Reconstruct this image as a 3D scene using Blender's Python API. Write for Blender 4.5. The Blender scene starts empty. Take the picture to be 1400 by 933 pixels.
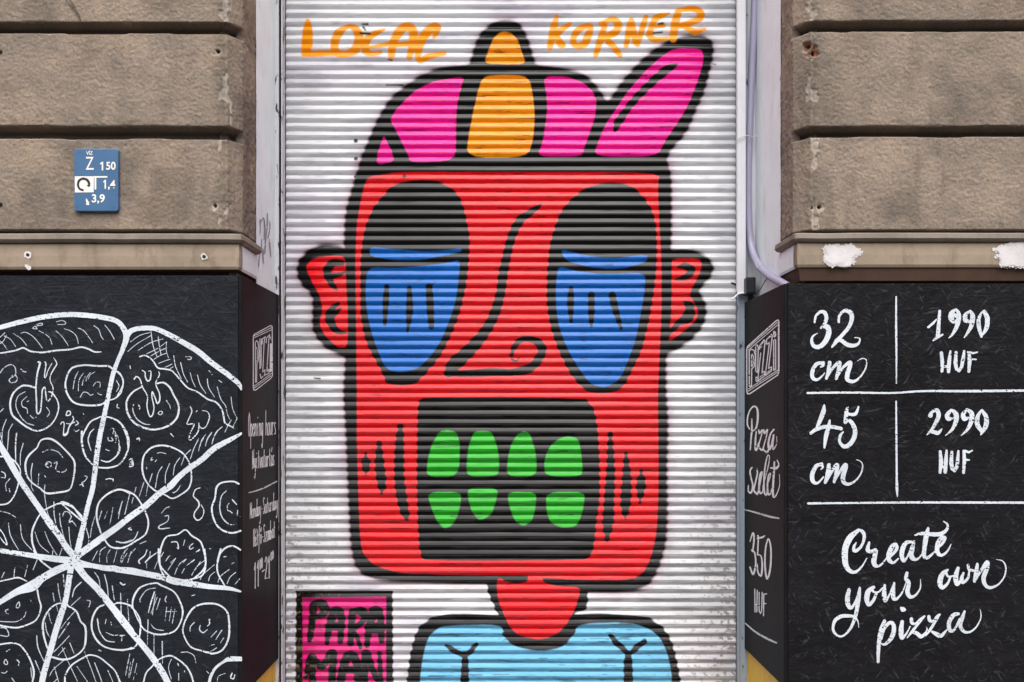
import bpy, math, random
import numpy as np
from mathutils import Vector

random.seed(7)
scene = bpy.context.scene
COL = scene.collection

# ------------------------------------------------------------------ frame of reference
# The facade stands in the plane y = 0, the camera 3.08 m in front of it, x to the right.
S = 0.00226          # metres per traced unit on the facade plane
D = 3.076            # camera distance
ZC = 1.45            # camera height
CX, CY = 695.0, 570.0

def W(px, py, y=0.0):
    r = 1.0 + y / D
    return ((px - CX) * S * r, y, ZC - (py - CY) * S * r)

def plane_y(y):                       # drawing on a surface parallel to the facade
    def f(px, py):
        r = 1.0 + y / D
        return np.stack([(px - CX) * S * r, np.full_like(px, y), ZC - (py - CY) * S * r], -1)
    return f

def plane_x(x):                       # drawing on a reveal surface (x constant)
    def f(px, py):
        r = x / ((px - CX) * S)
        return np.stack([np.full_like(px, x), (r - 1.0) * D, ZC - (py - CY) * S * r], -1)
    return f

# ------------------------------------------------------------------ object helpers
def link(name, me, mat=None, parent=None):
    o = bpy.data.objects.new(name, me)
    COL.objects.link(o)
    if mat is not None:
        me.materials.append(mat)
    if parent is not None:
        o.parent = parent
    return o

def tag(o, label=None, cat=None, group=None, kind=None):
    if label: o['label'] = label
    if cat: o['category'] = cat
    if group: o['group'] = group
    if kind: o['kind'] = kind
    return o

def thing(name, label, cat, loc=(0, 0, 0), group=None):
    o = bpy.data.objects.new(name, None)
    COL.objects.link(o)
    o.location = loc
    o.empty_display_size = 0.1
    return tag(o, label, cat, group)

def part(name, me, mat, parent, label=None):
    """mesh given in world coordinates, parented to its thing"""
    o = link(name, me, mat)
    o.parent = parent
    loc = Vector((0, 0, 0))
    p = parent
    while p is not None:
        loc += p.location
        p = p.parent
    o.location = -loc
    if label: o['label'] = label
    return o

def mesh_np(name, verts, polys, smooth=False, attr=None):
    """verts (n,3); polys = list of (m,k) index arrays"""
    me = bpy.data.meshes.new(name)
    verts = np.asarray(verts, dtype=np.float32)
    me.vertices.add(len(verts))
    me.vertices.foreach_set('co', verts.ravel())
    polys = [np.asarray(p, dtype=np.int32) for p in polys if len(p)]
    nl = sum(p.size for p in polys)
    nf = sum(len(p) for p in polys)
    me.loops.add(nl)
    me.polygons.add(nf)
    me.loops.foreach_set('vertex_index', np.concatenate([p.ravel() for p in polys]))
    starts = []; k0 = 0
    for p in polys:
        starts.append(k0 + np.arange(len(p)) * p.shape[1]); k0 += p.size
    me.polygons.foreach_set('loop_start', np.concatenate(starts).astype(np.int32))
    me.polygons.foreach_set('use_smooth', np.full(nf, smooth, dtype=bool))
    if attr is not None:
        for an, a in attr.items():
            ca = me.color_attributes.new(an, 'FLOAT_COLOR', 'POINT')
            ca.data.foreach_set('color', a.astype(np.float32).ravel())
    me.update(calc_edges=True)
    me.validate()
    return me

def grid_faces(nr, nc, flip=False):
    i = np.arange(nr - 1)[:, None] * nc + np.arange(nc - 1)[None, :]
    i = i.ravel()
    q = np.stack([i, i + nc, i + nc + 1, i + 1], -1)
    return q[:, ::-1] if flip else q

def box_arrays(x0, x1, y0, y1, z0, z1, bev=0.0015):
    """a box with small chamfers on every edge"""
    b = bev
    v = []; f = []
    xs = (x0, x1); ys = (y0, y1); zs = (z0, z1)
    idx = {}
    for i in (0, 1):
        for j in (0, 1):
            for k in (0, 1):
                sx = b if i == 0 else -b; sy = b if j == 0 else -b; sz = b if k == 0 else -b
                for a in range(3):
                    c = [xs[i] + sx, ys[j] + sy, zs[k] + sz]
                    c[a] = (xs[i], ys[j], zs[k])[a]
                    idx[(i, j, k, a)] = len(v); v.append(c)
    def q(*k): f.append([idx[t] for t in k])
    for a in range(3):
        for s in (0, 1):
            o = [t for t in range(3) if t != a]
            ring = []
            for (p, r) in ((0, 0), (1, 0), (1, 1), (0, 1)):
                c = [0, 0, 0]; c[a] = s; c[o[0]] = p; c[o[1]] = r
                ring.append((c[0], c[1], c[2], a))
            q(*ring)
    for a in range(3):                      # edge chamfers running along axis a
        o = [t for t in range(3) if t != a]
        for p in (0, 1):
            for r in (0, 1):
                c0 = [0, 0, 0]; c0[o[0]] = p; c0[o[1]] = r; c1 = list(c0); c1[a] = 1
                q((*c0, o[0]), (*c1, o[0]), (*c1, o[1]), (*c0, o[1]))
    tri = []
    for i in (0, 1):
        for j in (0, 1):
            for k in (0, 1):
                tri.append([idx[(i, j, k, a)] for a in range(3)])
    return v, f, tri

def box_mesh(name, *boxes, bev=0.0015):
    V = []; Q = []; T = []
    for bx in boxes:
        v, f, t = box_arrays(*bx, bev=bev)
        n = len(V); V += v
        Q += [[a + n for a in p] for p in f]; T += [[a + n for a in p] for p in t]
    me = mesh_np(name, V, [Q, T])
    import bmesh
    bm = bmesh.new(); bm.from_mesh(me)
    bmesh.ops.recalc_face_normals(bm, faces=bm.faces); bm.to_mesh(me); bm.free()
    return me

def tube_mesh(name, pts, rad, seg=14, ribs=0.0, pitch=0.004):
    """a tube through pts (world), optional corrugation"""
    P = [Vector(p) for p in pts]
    dense = []
    for i in range(len(P) - 1):
        p0 = P[max(i - 1, 0)]; p1 = P[i]; p2 = P[i + 1]; p3 = P[min(i + 2, len(P) - 1)]
        n = max(2, int((p2 - p1).length / pitch))
        for k in range(n):
            t = k / n
            dense.append(0.5 * ((2 * p1) + (p2 - p0) * t + (2 * p0 - 5 * p1 + 4 * p2 - p3) * t * t + (3 * p1 - p0 - 3 * p2 + p3) * t ** 3))
    dense.append(P[-1])
    V = []; n = len(dense)
    up = Vector((0.3, 1, 0.1)).normalized()
    for i, c in enumerate(dense):
        d = (dense[min(i + 1, n - 1)] - dense[max(i - 1, 0)]).normalized()
        a = d.cross(up).normalized(); b = d.cross(a).normalized()
        r = rad * (1 + ribs * (i % 2))
        for k in range(seg):
            th = 2 * math.pi * k / seg
            V.append(c + a * (r * math.cos(th)) + b * (r * math.sin(th)))
    Q = []
    for i in range(n - 1):
        for k in range(seg):
            Q.append([i * seg + k, i * seg + (k + 1) % seg, (i + 1) * seg + (k + 1) % seg, (i + 1) * seg + k])
    return mesh_np(name, [tuple(v) for v in V], [Q], smooth=True)

# ------------------------------------------------------------------ noise
def vnoise(x, y, seed=0):
    xi = np.floor(x).astype(np.int64); yi = np.floor(y).astype(np.int64)
    xf = x - xi; yf = y - yi
    u = xf * xf * (3 - 2 * xf); v = yf * yf * (3 - 2 * yf)
    def h(a, b):
        n = (a * 374761393 + b * 668265263 + seed * 982451653) & 0xFFFFFFFF
        n = ((n ^ (n >> 13)) * 1274126177) & 0xFFFFFFFF
        n = n ^ (n >> 16)
        return (n & 0xFFFF) / 65535.0
    return (h(xi, yi) * (1 - u) + h(xi + 1, yi) * u) * (1 - v) + (h(xi, yi + 1) * (1 - u) + h(xi + 1, yi + 1) * u) * v

def fbm(x, y, seed=0, oct=4):
    s = 0; a = 0.5; t = 0
    for o in range(oct):
        s = s + a * vnoise(x * 2 ** o + 17.3 * o, y * 2 ** o + 5.1 * o, seed + o); t += a; a *= 0.5
    return s / t

def sstep(a, b, x):
    t = np.clip((x - a) / (b - a), 0, 1)
    return t * t * (3 - 2 * t)

# ------------------------------------------------------------------ strokes and outlines
def parse(s, fr=(0, 0, 1), w=1.0):
    """'x,y x,y,w ...' in a local frame -> (n,3) in drawing units (x, y, full width)"""
    x0, y0, k = fr
    out = []
    for tok in s.split():
        c = [float(t) for t in tok.split(',')]
        if len(c) > 2: w = c[2]
        out.append((x0 + c[0] / k, y0 + c[1] / k, w / k))
    return np.array(out)

def catmull(P, n=6, closed=False):
    m = len(P)
    if m < 2: return P
    if m == 2 and not closed:
        t = np.linspace(0, 1, 3)[:, None]; return P[0] * (1 - t) + P[1] * t
    out = []
    rng = m if closed else m - 1
    for i in range(rng):
        if closed:
            p0, p1, p2, p3 = P[(i - 1) % m], P[i], P[(i + 1) % m], P[(i + 2) % m]
        else:
            p0, p1, p2, p3 = P[max(i - 1, 0)], P[i], P[i + 1], P[min(i + 2, m - 1)]
        for k in range(n):
            t = k / n
            out.append(0.5 * (2 * p1 + (p2 - p0) * t + (2 * p0 - 5 * p1 + 4 * p2 - p3) * t * t + (3 * p1 - p0 - 3 * p2 + p3) * t ** 3))
    out.append(P[0] if closed else P[-1])
    out = np.array(out); out[:, 2] = np.maximum(out[:, 2], 0.15)
    return out

def chaikin(P, it=2):
    for _ in range(it):
        Q = np.roll(P, -1, 0)
        P = np.stack([P * 0.8 + Q * 0.2, P * 0.2 + Q * 0.8], 1).reshape(-1, P.shape[1])
    return P

def seg_field(X, Y, a, b):
    """signed: half width - distance, for one tapering segment"""
    dx, dy = b[0] - a[0], b[1] - a[1]
    L = dx * dx + dy * dy + 1e-9
    t = np.clip(((X - a[0]) * dx + (Y - a[1]) * dy) / L, 0, 1)
    d = np.sqrt((X - a[0] - t * dx) ** 2 + (Y - a[1] - t * dy) ** 2)
    return (a[2] + (b[2] - a[2]) * t) * 0.5 - d

def poly_sd(X, Y, P):
    """signed distance, positive inside"""
    n = len(P); d2 = np.full(X.shape, 1e12); ins = np.zeros(X.shape, bool)
    for i in range(n):
        a = P[i]; b = P[(i + 1) % n]
        dx, dy = b[0] - a[0], b[1] - a[1]
        t = np.clip(((X - a[0]) * dx + (Y - a[1]) * dy) / (dx * dx + dy * dy + 1e-9), 0, 1)
        d2 = np.minimum(d2, (X - a[0] - t * dx) ** 2 + (Y - a[1] - t * dy) ** 2)
        if abs(dy) > 1e-9:
            c = ((a[1] > Y) != (b[1] > Y)) & (X < dx * (Y - a[1]) / dy + a[0])
            ins ^= c
    d = np.sqrt(d2)
    return np.where(ins, d, -d)

class Sheet:
    thin = None; lim = 0.0; k = 1.0
    """hand-painted marks on a flat panel, turned into one thin mesh of paint"""
    def __init__(s, x0, y0, x1, y1, res):
        s.x0, s.y0, s.res = x0, y0, res
        s.nx = int((x1 - x0) / res) + 1; s.ny = int((y1 - y0) / res) + 1
        s.gx = x0 + np.arange(s.nx) * res; s.gy = y0 + np.arange(s.ny) * res
        s.F = np.full((s.ny, s.nx), -9.0)
    def win(s, xa, ya, xb, yb):
        i0 = max(0, int((xa - s.x0) / s.res) - 1); i1 = min(s.nx, int((xb - s.x0) / s.res) + 2)
        j0 = max(0, int((ya - s.y0) / s.res) - 1); j1 = min(s.ny, int((yb - s.y0) / s.res) + 2)
        return i0, i1, j0, j1
    def stroke(s, P, closed=False, n=6, hollow=None):
        Q = catmull(P, n, closed)
        for a, b in zip(Q[:-1], Q[1:]):
            m = max(a[2], b[2]) * 0.5 + 1.2
            i0, i1, j0, j1 = s.win(min(a[0], b[0]) - m, min(a[1], b[1]) - m, max(a[0], b[0]) + m, max(a[1], b[1]) + m)
            if i1 <= i0 or j1 <= j0: continue
            X, Y = np.meshgrid(s.gx[i0:i1], s.gy[j0:j1])
            s.F[j0:j1, i0:i1] = np.maximum(s.F[j0:j1, i0:i1], seg_field(X, Y, a, b))
    def fill(s, P):
        i0, i1, j0, j1 = s.win(P[:, 0].min() - 2, P[:, 1].min() - 2, P[:, 0].max() + 2, P[:, 1].max() + 2)
        X, Y = np.meshgrid(s.gx[i0:i1], s.gy[j0:j1])
        s.F[j0:j1, i0:i1] = np.maximum(s.F[j0:j1, i0:i1], poly_sd(X, Y, P))
    def script(s, text, fr, w):
        """one stroke per line; a leading o closes it; a leading f fills"""
        for ln in text.strip().split('\n'):
            ln = ln.strip()
            if not ln: continue
            k = ln[0]
            if k == 'f': s.fill(chaikin(parse(ln[1:], fr, w))); continue
            ring = k == 'o' or ln[:2] == '|o'
            q = parse(ln.lstrip('|o'), fr, w)
            q[:, 2] *= s.k
            t = s
            if s.thin is not None:
                m = q[:, 2].mean()
                if m < s.lim: t = s.thin; q[:, 2] *= 0.76
                elif m < 4.6: q[:, 2] *= 0.72
                else: q[:, 2] *= 0.93
            if k == '|':
                if ring: q = np.concatenate([q, q[:1]])
                t.stroke(q, n=1)
            else: t.stroke(q, ring)
    def rough(s, amp=0.35, drop=0.0, seed=3):
        X, Y = np.meshgrid(s.gx, s.gy)
        m = s.F > -2
        x = X[m]; y = Y[m]
        f = s.F[m] + amp * (fbm(x * 0.55, y * 0.55, seed, 2) - 0.5)
        if drop > 0:
            # dry-brush gaps where the flakes of the panel leave hollows
            r1 = vnoise(x * 0.30 + y * 0.12, y * 0.95 - x * 0.25, seed + 11)
            big = fbm(x * 0.05, y * 0.05, seed + 23, 2)
            r2 = vnoise(x * 0.9, y * 1.1, seed + 31)
            gap = (r1 * 0.62 + r2 * 0.38) - (0.80 - drop * (big - 0.35))
            f = np.minimum(f, -gap * 6)
        s.F[m] = f
    def mesh(s, name, fn):
        F = s.F; r = s.res
        A = F[:-1, :-1]; B = F[:-1, 1:]; C = F[1:, 1:]; Dd = F[1:, :-1]
        full = (A > 0) & (B > 0) & (C > 0) & (Dd > 0)
        mixed = ((A > 0) | (B > 0) | (C > 0) | (Dd > 0)) & ~full
        # merge full cells into horizontal runs
        V = []; Q = []; T = []; N5 = []
        jj, ii = np.nonzero(full)
        if len(jj):
            brk = np.nonzero((np.diff(jj) != 0) | (np.diff(ii) != 1))[0]
            st = np.concatenate([[0], brk + 1]); en = np.concatenate([brk, [len(jj) - 1]])
            for a, b in zip(st, en):
                x0 = s.x0 + ii[a] * r; x1 = s.x0 + (ii[b] + 1) * r; y0 = s.y0 + jj[a] * r; y1 = y0 + r
                k = len(V); V += [(x0, y0), (x0, y1), (x1, y1), (x1, y0)]; Q.append((k, k + 1, k + 2, k + 3))
        jj, ii = np.nonzero(mixed)
        for j, i in zip(jj, ii):
            x0 = s.x0 + i * r; y0 = s.y0 + j * r
            c = ((x0, y0, F[j, i]), (x0, y0 + r, F[j + 1, i]), (x0 + r, y0 + r, F[j + 1, i + 1]), (x0 + r, y0, F[j, i + 1]))
            pg = []
            for q in range(4):
                a = c[q]; b = c[(q + 1) % 4]
                if a[2] > 0: pg.append((a[0], a[1]))
                if (a[2] > 0) != (b[2] > 0):
                    t = a[2] / (a[2] - b[2]); pg.append((a[0] + (b[0] - a[0]) * t, a[1] + (b[1] - a[1]) * t))
            k = len(V); V += pg
            for q in range(1, len(pg) - 1): T.append((k, k + q, k + q + 1))
        V = np.array(V, dtype=float)
        co = fn(V[:, 0], V[:, 1])
        return mesh_np(name, co, [Q, T])

# ------------------------------------------------------------------ materials
class M:
    def __init__(s, name):
        s.m = bpy.data.materials.new(name); s.m.use_nodes = True
        s.nt = s.m.node_tree; s.n = s.nt.nodes
        s.b = s.n['Principled BSDF']
        s.tc = None
    def node(s, t, **kw):
        n = s.n.new(t)
        for k, v in kw.items(): setattr(n, k, v)
        return n
    def ln(s, a, b): s.nt.links.new(a, b)
    def coord(s, scale=(1, 1, 1), rot=(0, 0, 0)):
        if s.tc is None: s.tc = s.node('ShaderNodeNewGeometry')
        mp = s.node('ShaderNodeMapping'); mp.inputs['Scale'].default_value = scale; mp.inputs['Rotation'].default_value = rot
        s.ln(s.tc.outputs['Position'], mp.inputs['Vector']); return mp.outputs['Vector']
    def noise(s, sc, det=4, rough=0.55, scale=(1, 1, 1), rot=(0, 0, 0), dist=0.0):
        n = s.node('ShaderNodeTexNoise'); n.inputs['Scale'].default_value = sc; n.inputs['Detail'].default_value = det
        n.inputs['Roughness'].default_value = rough; n.inputs['Distortion'].default_value = dist
        s.ln(s.coord(scale, rot), n.inputs['Vector']); return n.outputs['Fac']
    def ramp(s, f, stops, interp='LINEAR'):
        r = s.node('ShaderNodeValToRGB'); r.color_ramp.interpolation = interp
        e = r.color_ramp.elements
        while len(e) < len(stops): e.new(0.5)
        for k, (p, c) in zip(e, stops):
            k.position = p; k.color = (c, c, c, 1) if isinstance(c, (int, float)) else (*c, 1)
        s.ln(f, r.inputs['Fac']); return r.outputs['Color']
    def mix(s, f, a, b, mode='MIX'):
        n = s.node('ShaderNodeMix', data_type='RGBA', blend_type=mode)
        for k, v in ((0, f), (6, a), (7, b)):
            if hasattr(v, 'links'): s.ln(v, n.inputs[k])
            elif k == 0: n.inputs[0].default_value = v
            else: n.inputs[k].default_value = (*v, 1)
        return n.outputs[2]
    def math(s, op, a, b=0.0):
        n = s.node('ShaderNodeMath', operation=op)
        for k, v in ((0, a), (1, b)):
            if hasattr(v, 'links'): s.ln(v, n.inputs[k])
            else: n.inputs[k].default_value = v
        return n.outputs[0]
    def bump(s, h, strength=0.5, dist=0.002, prev=None):
        n = s.node('ShaderNodeBump'); n.inputs['Strength'].default_value = strength; n.inputs['Distance'].default_value = dist
        s.ln(h, n.inputs['Height'])
        if prev is not None: s.ln(prev, n.inputs['Normal'])
        return n.outputs['Normal']
    def out(s, col=None, rough=None, nrm=None, spec=None, metal=None):
        for key, v in (('Base Color', col), ('Roughness', rough), ('Normal', nrm), ('Specular IOR Level', spec), ('Metallic', metal)):
            if v is None: continue
            if hasattr(v, 'links'): s.ln(v, s.b.inputs[key])
            elif key == 'Base Color': s.b.inputs[key].default_value = (*v, 1)
            else: s.b.inputs[key].default_value = v
        return s.m

def attr(m, name):
    a = m.node('ShaderNodeAttribute', attribute_name=name); return a.outputs['Color']

def mat_render():            # weathered stone-coloured render of the piers
    m = M('weathered_render')
    big = m.noise(3.2, 3, 0.6); mid = m.noise(14, 5, 0.65); fine = m.noise(130, 8, 0.75); grit = m.noise(520, 3, 0.7)
    c = m.ramp(big, [(0.28, (0.170, 0.142, 0.120)), (0.5, (0.268, 0.216, 0.173)), (0.72, (0.42, 0.308, 0.220))])
    c2 = m.ramp(mid, [(0.3, (0.195, 0.164, 0.138)), (0.7, (0.375, 0.292, 0.224))])
    c = m.mix(0.5, c, c2)
    c = m.mix(m.ramp(fine, [(0.38, 0.0), (0.62, 1.0)]), m.mix(1.0, c, (0.82, 0.82, 0.83), 'MULTIPLY'), m.mix(1.0, c, (1.18, 1.17, 1.14), 'MULTIPLY'))
    sep = m.node('ShaderNodeSeparateColor'); m.ln(attr(m, 'wear'), sep.inputs[0])
    c = m.mix(sep.outputs[0], c, (0.50, 0.43, 0.36))                 # fresh chips
    c = m.mix(m.math('MULTIPLY', sep.outputs[1], 0.85), c, (0.040, 0.032, 0.027))   # sooty patches and arrises, plus darker joints and holes
    c = m.mix(sep.outputs[2], c, (0.23, 0.085, 0.04))                # bare brick
    nr = m.bump(fine, 0.75, 0.0032); nr = m.bump(grit, 0.6, 0.0016, nr); nr = m.bump(mid, 0.5, 0.006, nr)
    return m.out(c, 0.92, nr, 0.2)

def mat_paint(name, base, var=0.12, rough=0.55, dirt=None, dirt_amt=0.35, bump=0.15, spec=0.4):
    m = M(name)
    a = m.noise(9, 5, 0.6); f = m.noise(120, 3, 0.6)
    c = m.mix(m.ramp(a, [(0.3, 0.0), (0.7, 1.0)]), tuple(v * (1 - var) for v in base), tuple(min(1, v * (1 + var)) for v in base))
    if dirt is not None:
        st = m.noise(22, 6, 0.7, (1, 1, 0.35))
        c = m.mix(m.ramp(st, [(0.52, 0.0), (0.78, dirt_amt)]), c, dirt)
    nr = m.bump(f, bump, 0.0012); nr = m.bump(a, bump, 0.003, nr)
    return m.out(c, rough, nr, spec)

def mat_flaking(name, top, under, cut=0.5, rough=0.6, scale=(1, 1, 0.35)):
    m = M(name)
    n = m.noise(48, 6, 0.68, scale); n2 = m.noise(10, 4, 0.6)
    k = m.ramp(m.math('ADD', m.math('MULTIPLY', n, 0.65), m.math('MULTIPLY', n2, 0.35)), [(cut - 0.02, 0.0), (cut + 0.02, 1.0)])
    c = m.mix(k, under, m.mix(m.noise(200, 3), tuple(v * 0.8 for v in top), top))
    return m.out(c, rough, m.bump(k, 0.5, 0.0012), 0.4)

def mat_osb(name, base, tint, glint=0.45):
    """black paint over flake board: overlapping strands show through as relief"""
    m = M(name)
    hs = None
    for i, (ang, sc, st) in enumerate(((8, 26, 0.13), (-22, 31, 0.12), (38, 28, 0.14), (-55, 34, 0.15), (78, 30, 0.16), (0, 40, 0.09))):
        m0 = m.node('ShaderNodeMapping'); m0.inputs['Rotation'].default_value = (0, math.radians(ang), 0)
        if m.tc is None: m.tc = m.node('ShaderNodeNewGeometry')
        m.ln(m.tc.outputs['Position'], m0.inputs['Vector'])
        m1 = m.node('ShaderNodeMapping'); m1.inputs['Scale'].default_value = (st, 1, 1); m1.inputs['Location'].default_value = (i * 3.1, 0, i * 1.7)
        m.ln(m0.outputs[0], m1.inputs['Vector'])
        v = m.node('ShaderNodeTexVoronoi', feature='F1', distance='EUCLIDEAN'); v.inputs['Scale'].default_value = sc * 3.2
        v.inputs['Randomness'].default_value = 1.0
        m.ln(m1.outputs[0], v.inputs['Vector'])
        sp = m.node('ShaderNodeSeparateColor'); m.ln(v.outputs['Color'], sp.inputs[0])
        h = m.math('ADD', m.math('MULTIPLY', sp.outputs[0], 0.8), m.math('MULTIPLY', v.outputs['Distance'], -0.5))
        hs = h if hs is None else m.math('MAXIMUM', hs, h)
    fine = m.noise(260, 4, 0.65); mid = m.noise(30, 4, 0.6, (0.4, 1, 1)); big = m.noise(3.0, 3, 0.6)
    c = m.mix(m.ramp(big, [(0.3, 0.0), (0.7, 1.0)]), base, tint)
    c = m.mix(m.math('MULTIPLY', m.ramp(mid, [(0.45, 0.0), (0.75, 1.0)]), 0.6), c, tuple(v * 1.5 for v in tint))
    nr = m.bump(hs, 0.9, 0.0022); nr = m.bump(mid, 0.35, 0.002, nr); nr = m.bump(fine, 0.35, 0.0008, nr)
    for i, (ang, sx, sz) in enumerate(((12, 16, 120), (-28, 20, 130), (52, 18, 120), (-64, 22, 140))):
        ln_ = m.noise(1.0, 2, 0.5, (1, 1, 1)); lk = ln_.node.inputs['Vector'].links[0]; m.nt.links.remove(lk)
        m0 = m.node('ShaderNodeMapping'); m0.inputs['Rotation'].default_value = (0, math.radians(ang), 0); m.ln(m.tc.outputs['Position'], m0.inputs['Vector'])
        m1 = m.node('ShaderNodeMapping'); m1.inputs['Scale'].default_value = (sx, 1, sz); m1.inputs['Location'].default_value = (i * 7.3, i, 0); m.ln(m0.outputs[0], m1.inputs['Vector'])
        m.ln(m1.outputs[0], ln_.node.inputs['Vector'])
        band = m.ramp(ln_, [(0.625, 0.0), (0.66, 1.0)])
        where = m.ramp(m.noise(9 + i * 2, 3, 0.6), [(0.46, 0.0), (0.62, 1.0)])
        c = m.mix(m.math('MULTIPLY', m.math('MULTIPLY', band, where), glint), c, (0.075, 0.076, 0.082))   # pale streaks painted in as glints along the strand edges
    rg = m.ramp(m.noise(40, 4), [(0.3, 0.34), (0.7, 0.5)])
    return m.out(c, rg, nr, 0.15)

def mat_shutter():
    m = M('painted_roller_shutter')
    c = attr(m, 'paint')
    n = m.noise(60, 4, 0.6, (0.12, 1, 1))
    rg = m.ramp(n, [(0.3, 0.10), (0.7, 0.17)])
    nr = m.bump(m.noise(34, 4, 0.6, (0.25, 1, 1)), 0.25, 0.0016); nr = m.bump(m.noise(300, 2), 0.12, 0.0005, nr)
    return m.out(c, rg, nr, 0.185)

MAT_RENDER = mat_render()
MAT_BAND = mat_paint('beige_band_paint', (0.30, 0.235, 0.172), 0.16, 0.75, (0.12, 0.09, 0.065), 0.75, 0.35, 0.3)
MAT_CAP = mat_paint('grey_ledge_cap', (0.20, 0.165, 0.135), 0.22, 0.7, (0.09, 0.07, 0.055), 0.7, 0.35, 0.3)
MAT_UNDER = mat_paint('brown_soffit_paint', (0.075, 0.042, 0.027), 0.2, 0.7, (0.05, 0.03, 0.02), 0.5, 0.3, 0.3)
MAT_JAMB = mat_paint('white_jamb_paint', (0.85, 0.90, 0.92), 0.05, 0.6, (0.42, 0.38, 0.36), 0.4, 0.3, 0.35)
MAT_PLASTER = mat_paint('white_filler', (0.62, 0.59, 0.59), 0.16, 0.85, (0.55, 0.48, 0.42), 0.4, 0.6, 0.2)
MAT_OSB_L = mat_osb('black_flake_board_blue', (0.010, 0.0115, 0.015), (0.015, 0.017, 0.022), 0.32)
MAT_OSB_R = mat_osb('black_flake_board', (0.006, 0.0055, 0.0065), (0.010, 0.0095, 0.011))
MAT_SIDE = mat_paint('black_side_paint', (0.009, 0.0075, 0.008), 0.3, 0.55, (0.016, 0.013, 0.013), 0.5, 0.35, 0.1)
MAT_CHALK = mat_paint('white_brush_paint', (0.61, 0.65, 0.70), 0.12, 0.6, (0.34, 0.37, 0.42), 0.6, 0.2, 0.3)
MAT_CHALK_G = mat_paint('brightened_white_left', (0.80, 0.80, 0.85), 0.2, 0.6, (0.25, 0.25, 0.28), 0.5, 0.2, 0.3)  # same white brush paint, brightened to offset weak light on the left side panel
MAT_CHALK_T = mat_paint('dry_brush_paint', (0.50, 0.55, 0.62), 0.22, 0.6, (0.20, 0.22, 0.26), 0.7, 0.2, 0.3)
MAT_CHALK_S = mat_paint('brightened_white_right', (0.86, 0.87, 0.90), 0.05, 0.6, (0.6, 0.62, 0.66), 0.3, 0.2, 0.3)  # white brush paint lifted in colour because the right side panel gets little light
MAT_YELLOW = mat_paint('ochre_yellow_paint', (0.80, 0.46, 0.045), 0.12, 0.5, (0.30, 0.17, 0.04), 0.5, 0.25, 0.4)
MAT_RAIL = mat_flaking('flaking_rail_paint', (0.62, 0.62, 0.66), (0.035, 0.03, 0.035), 0.435)
MAT_RAIL_R = mat_flaking('blue_grey_rail_paint', (0.34, 0.40, 0.47), (0.06, 0.035, 0.025), 0.40)
MAT_RUST = mat_flaking('rusty_channel', (0.12, 0.055, 0.03), (0.018, 0.013, 0.012), 0.5, 0.85)
MAT_STRIP = mat_paint('white_strip_paint', (0.74, 0.74, 0.77), 0.04, 0.5, (0.5, 0.45, 0.45), 0.3, 0.15, 0.4)
MAT_LILAC = mat_paint('lilac_grey_plastic', (0.37, 0.345, 0.48), 0.05, 0.38, (0.6, 0.57, 0.62), 0.3, 0.1, 0.5)
MAT_BLACKPL = mat_paint('black_plastic', (0.013, 0.013, 0.015), 0.2, 0.45, None, 0, 0.2, 0.5)
MAT_TIE = mat_paint('cream_plastic', (0.62, 0.58, 0.52), 0.05, 0.5)
MAT_WIRE = mat_paint('dark_cable', (0.03, 0.024, 0.02), 0.2, 0.6)
MAT_SIGN = mat_paint('blue_enamel', (0.050, 0.128, 0.25), 0.10, 0.38, (0.04, 0.10, 0.20), 0.5, 0.12, 0.5)
MAT_SIGN_W = mat_paint('sign_white', (0.80, 0.76, 0.70), 0.04, 0.45)
MAT_SIGN_B = mat_paint('sign_black', (0.022, 0.020, 0.020), 0.1, 0.45)
MAT_TAG = mat_paint('grey_marker', (0.30, 0.30, 0.35), 0.2, 0.6)
MAT_SHUT = mat_shutter()
MAT_HOLE = mat_paint('dark_hole', (0.02, 0.015, 0.012), 0.2, 0.95)

# ------------------------------------------------------------------ ground
def ground():
    m = M('paving')
    v = m.node('ShaderNodeTexBrick'); v.inputs['Scale'].default_value = 2.5
    v.inputs['Color1'].default_value = (0.085, 0.08, 0.078, 1); v.inputs['Color2'].default_value = (0.10, 0.095, 0.09, 1); v.inputs['Mortar'].default_value = (0.09, 0.085, 0.08, 1)
    v.inputs['Mortar Size'].default_value = 0.012
    m.ln(m.coord(), v.inputs['Vector'])
    c = m.mix(0.4, v.outputs['Color'], m.ramp(m.noise(5, 5), [(0.3, (0.06, 0.058, 0.055)), (0.7, (0.11, 0.105, 0.10))]))
    mat = m.out(c, 0.9, m.bump(m.noise(90, 4), 0.3, 0.003))
    me = mesh_np('pavement', [(-60, -60, 0), (60, -60, 0), (60, 20, 0), (-60, 20, 0)], [[(0, 1, 2, 3)]])
    tag(link('pavement', me, mat), kind='structure')
ground()

# ------------------------------------------------------------------ the stone building
XL_FRONT, XL_REV = -0.868, -0.8355
XR_FRONT, XR_REV = 0.933, 0.8955
CH = 0.057
building = thing('stone_building', 'brown weathered stone-rendered ground floor with grooved blocks around the shuttered doorway', 'building', (0, 0.3, 0))

def smooth_path(pts, step, rad):
    """resample a plan polyline finely; corner normals are softened over rad"""
    P = [np.array(p, float) for p in pts]
    out = []
    for a, b in zip(P[:-1], P[1:]):
        L = np.linalg.norm(b - a); n = max(2, int(L / step))
        for k in range(n): out.append(a + (b - a) * k / n)
    out.append(P[-1]); out = np.array(out)
    t = np.gradient(out, axis=0); t /= np.linalg.norm(t, axis=1)[:, None] + 1e-12
    k = max(1, int(rad / step))
    ker = np.hanning(2 * k + 3)[1:-1]; ker /= ker.sum()
    tt = np.stack([np.convolve(np.pad(t[:, i], k, 'edge'), ker, 'valid') for i in range(2)], 1)
    tt /= np.linalg.norm(tt, axis=1)[:, None]
    return out, tt

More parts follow.
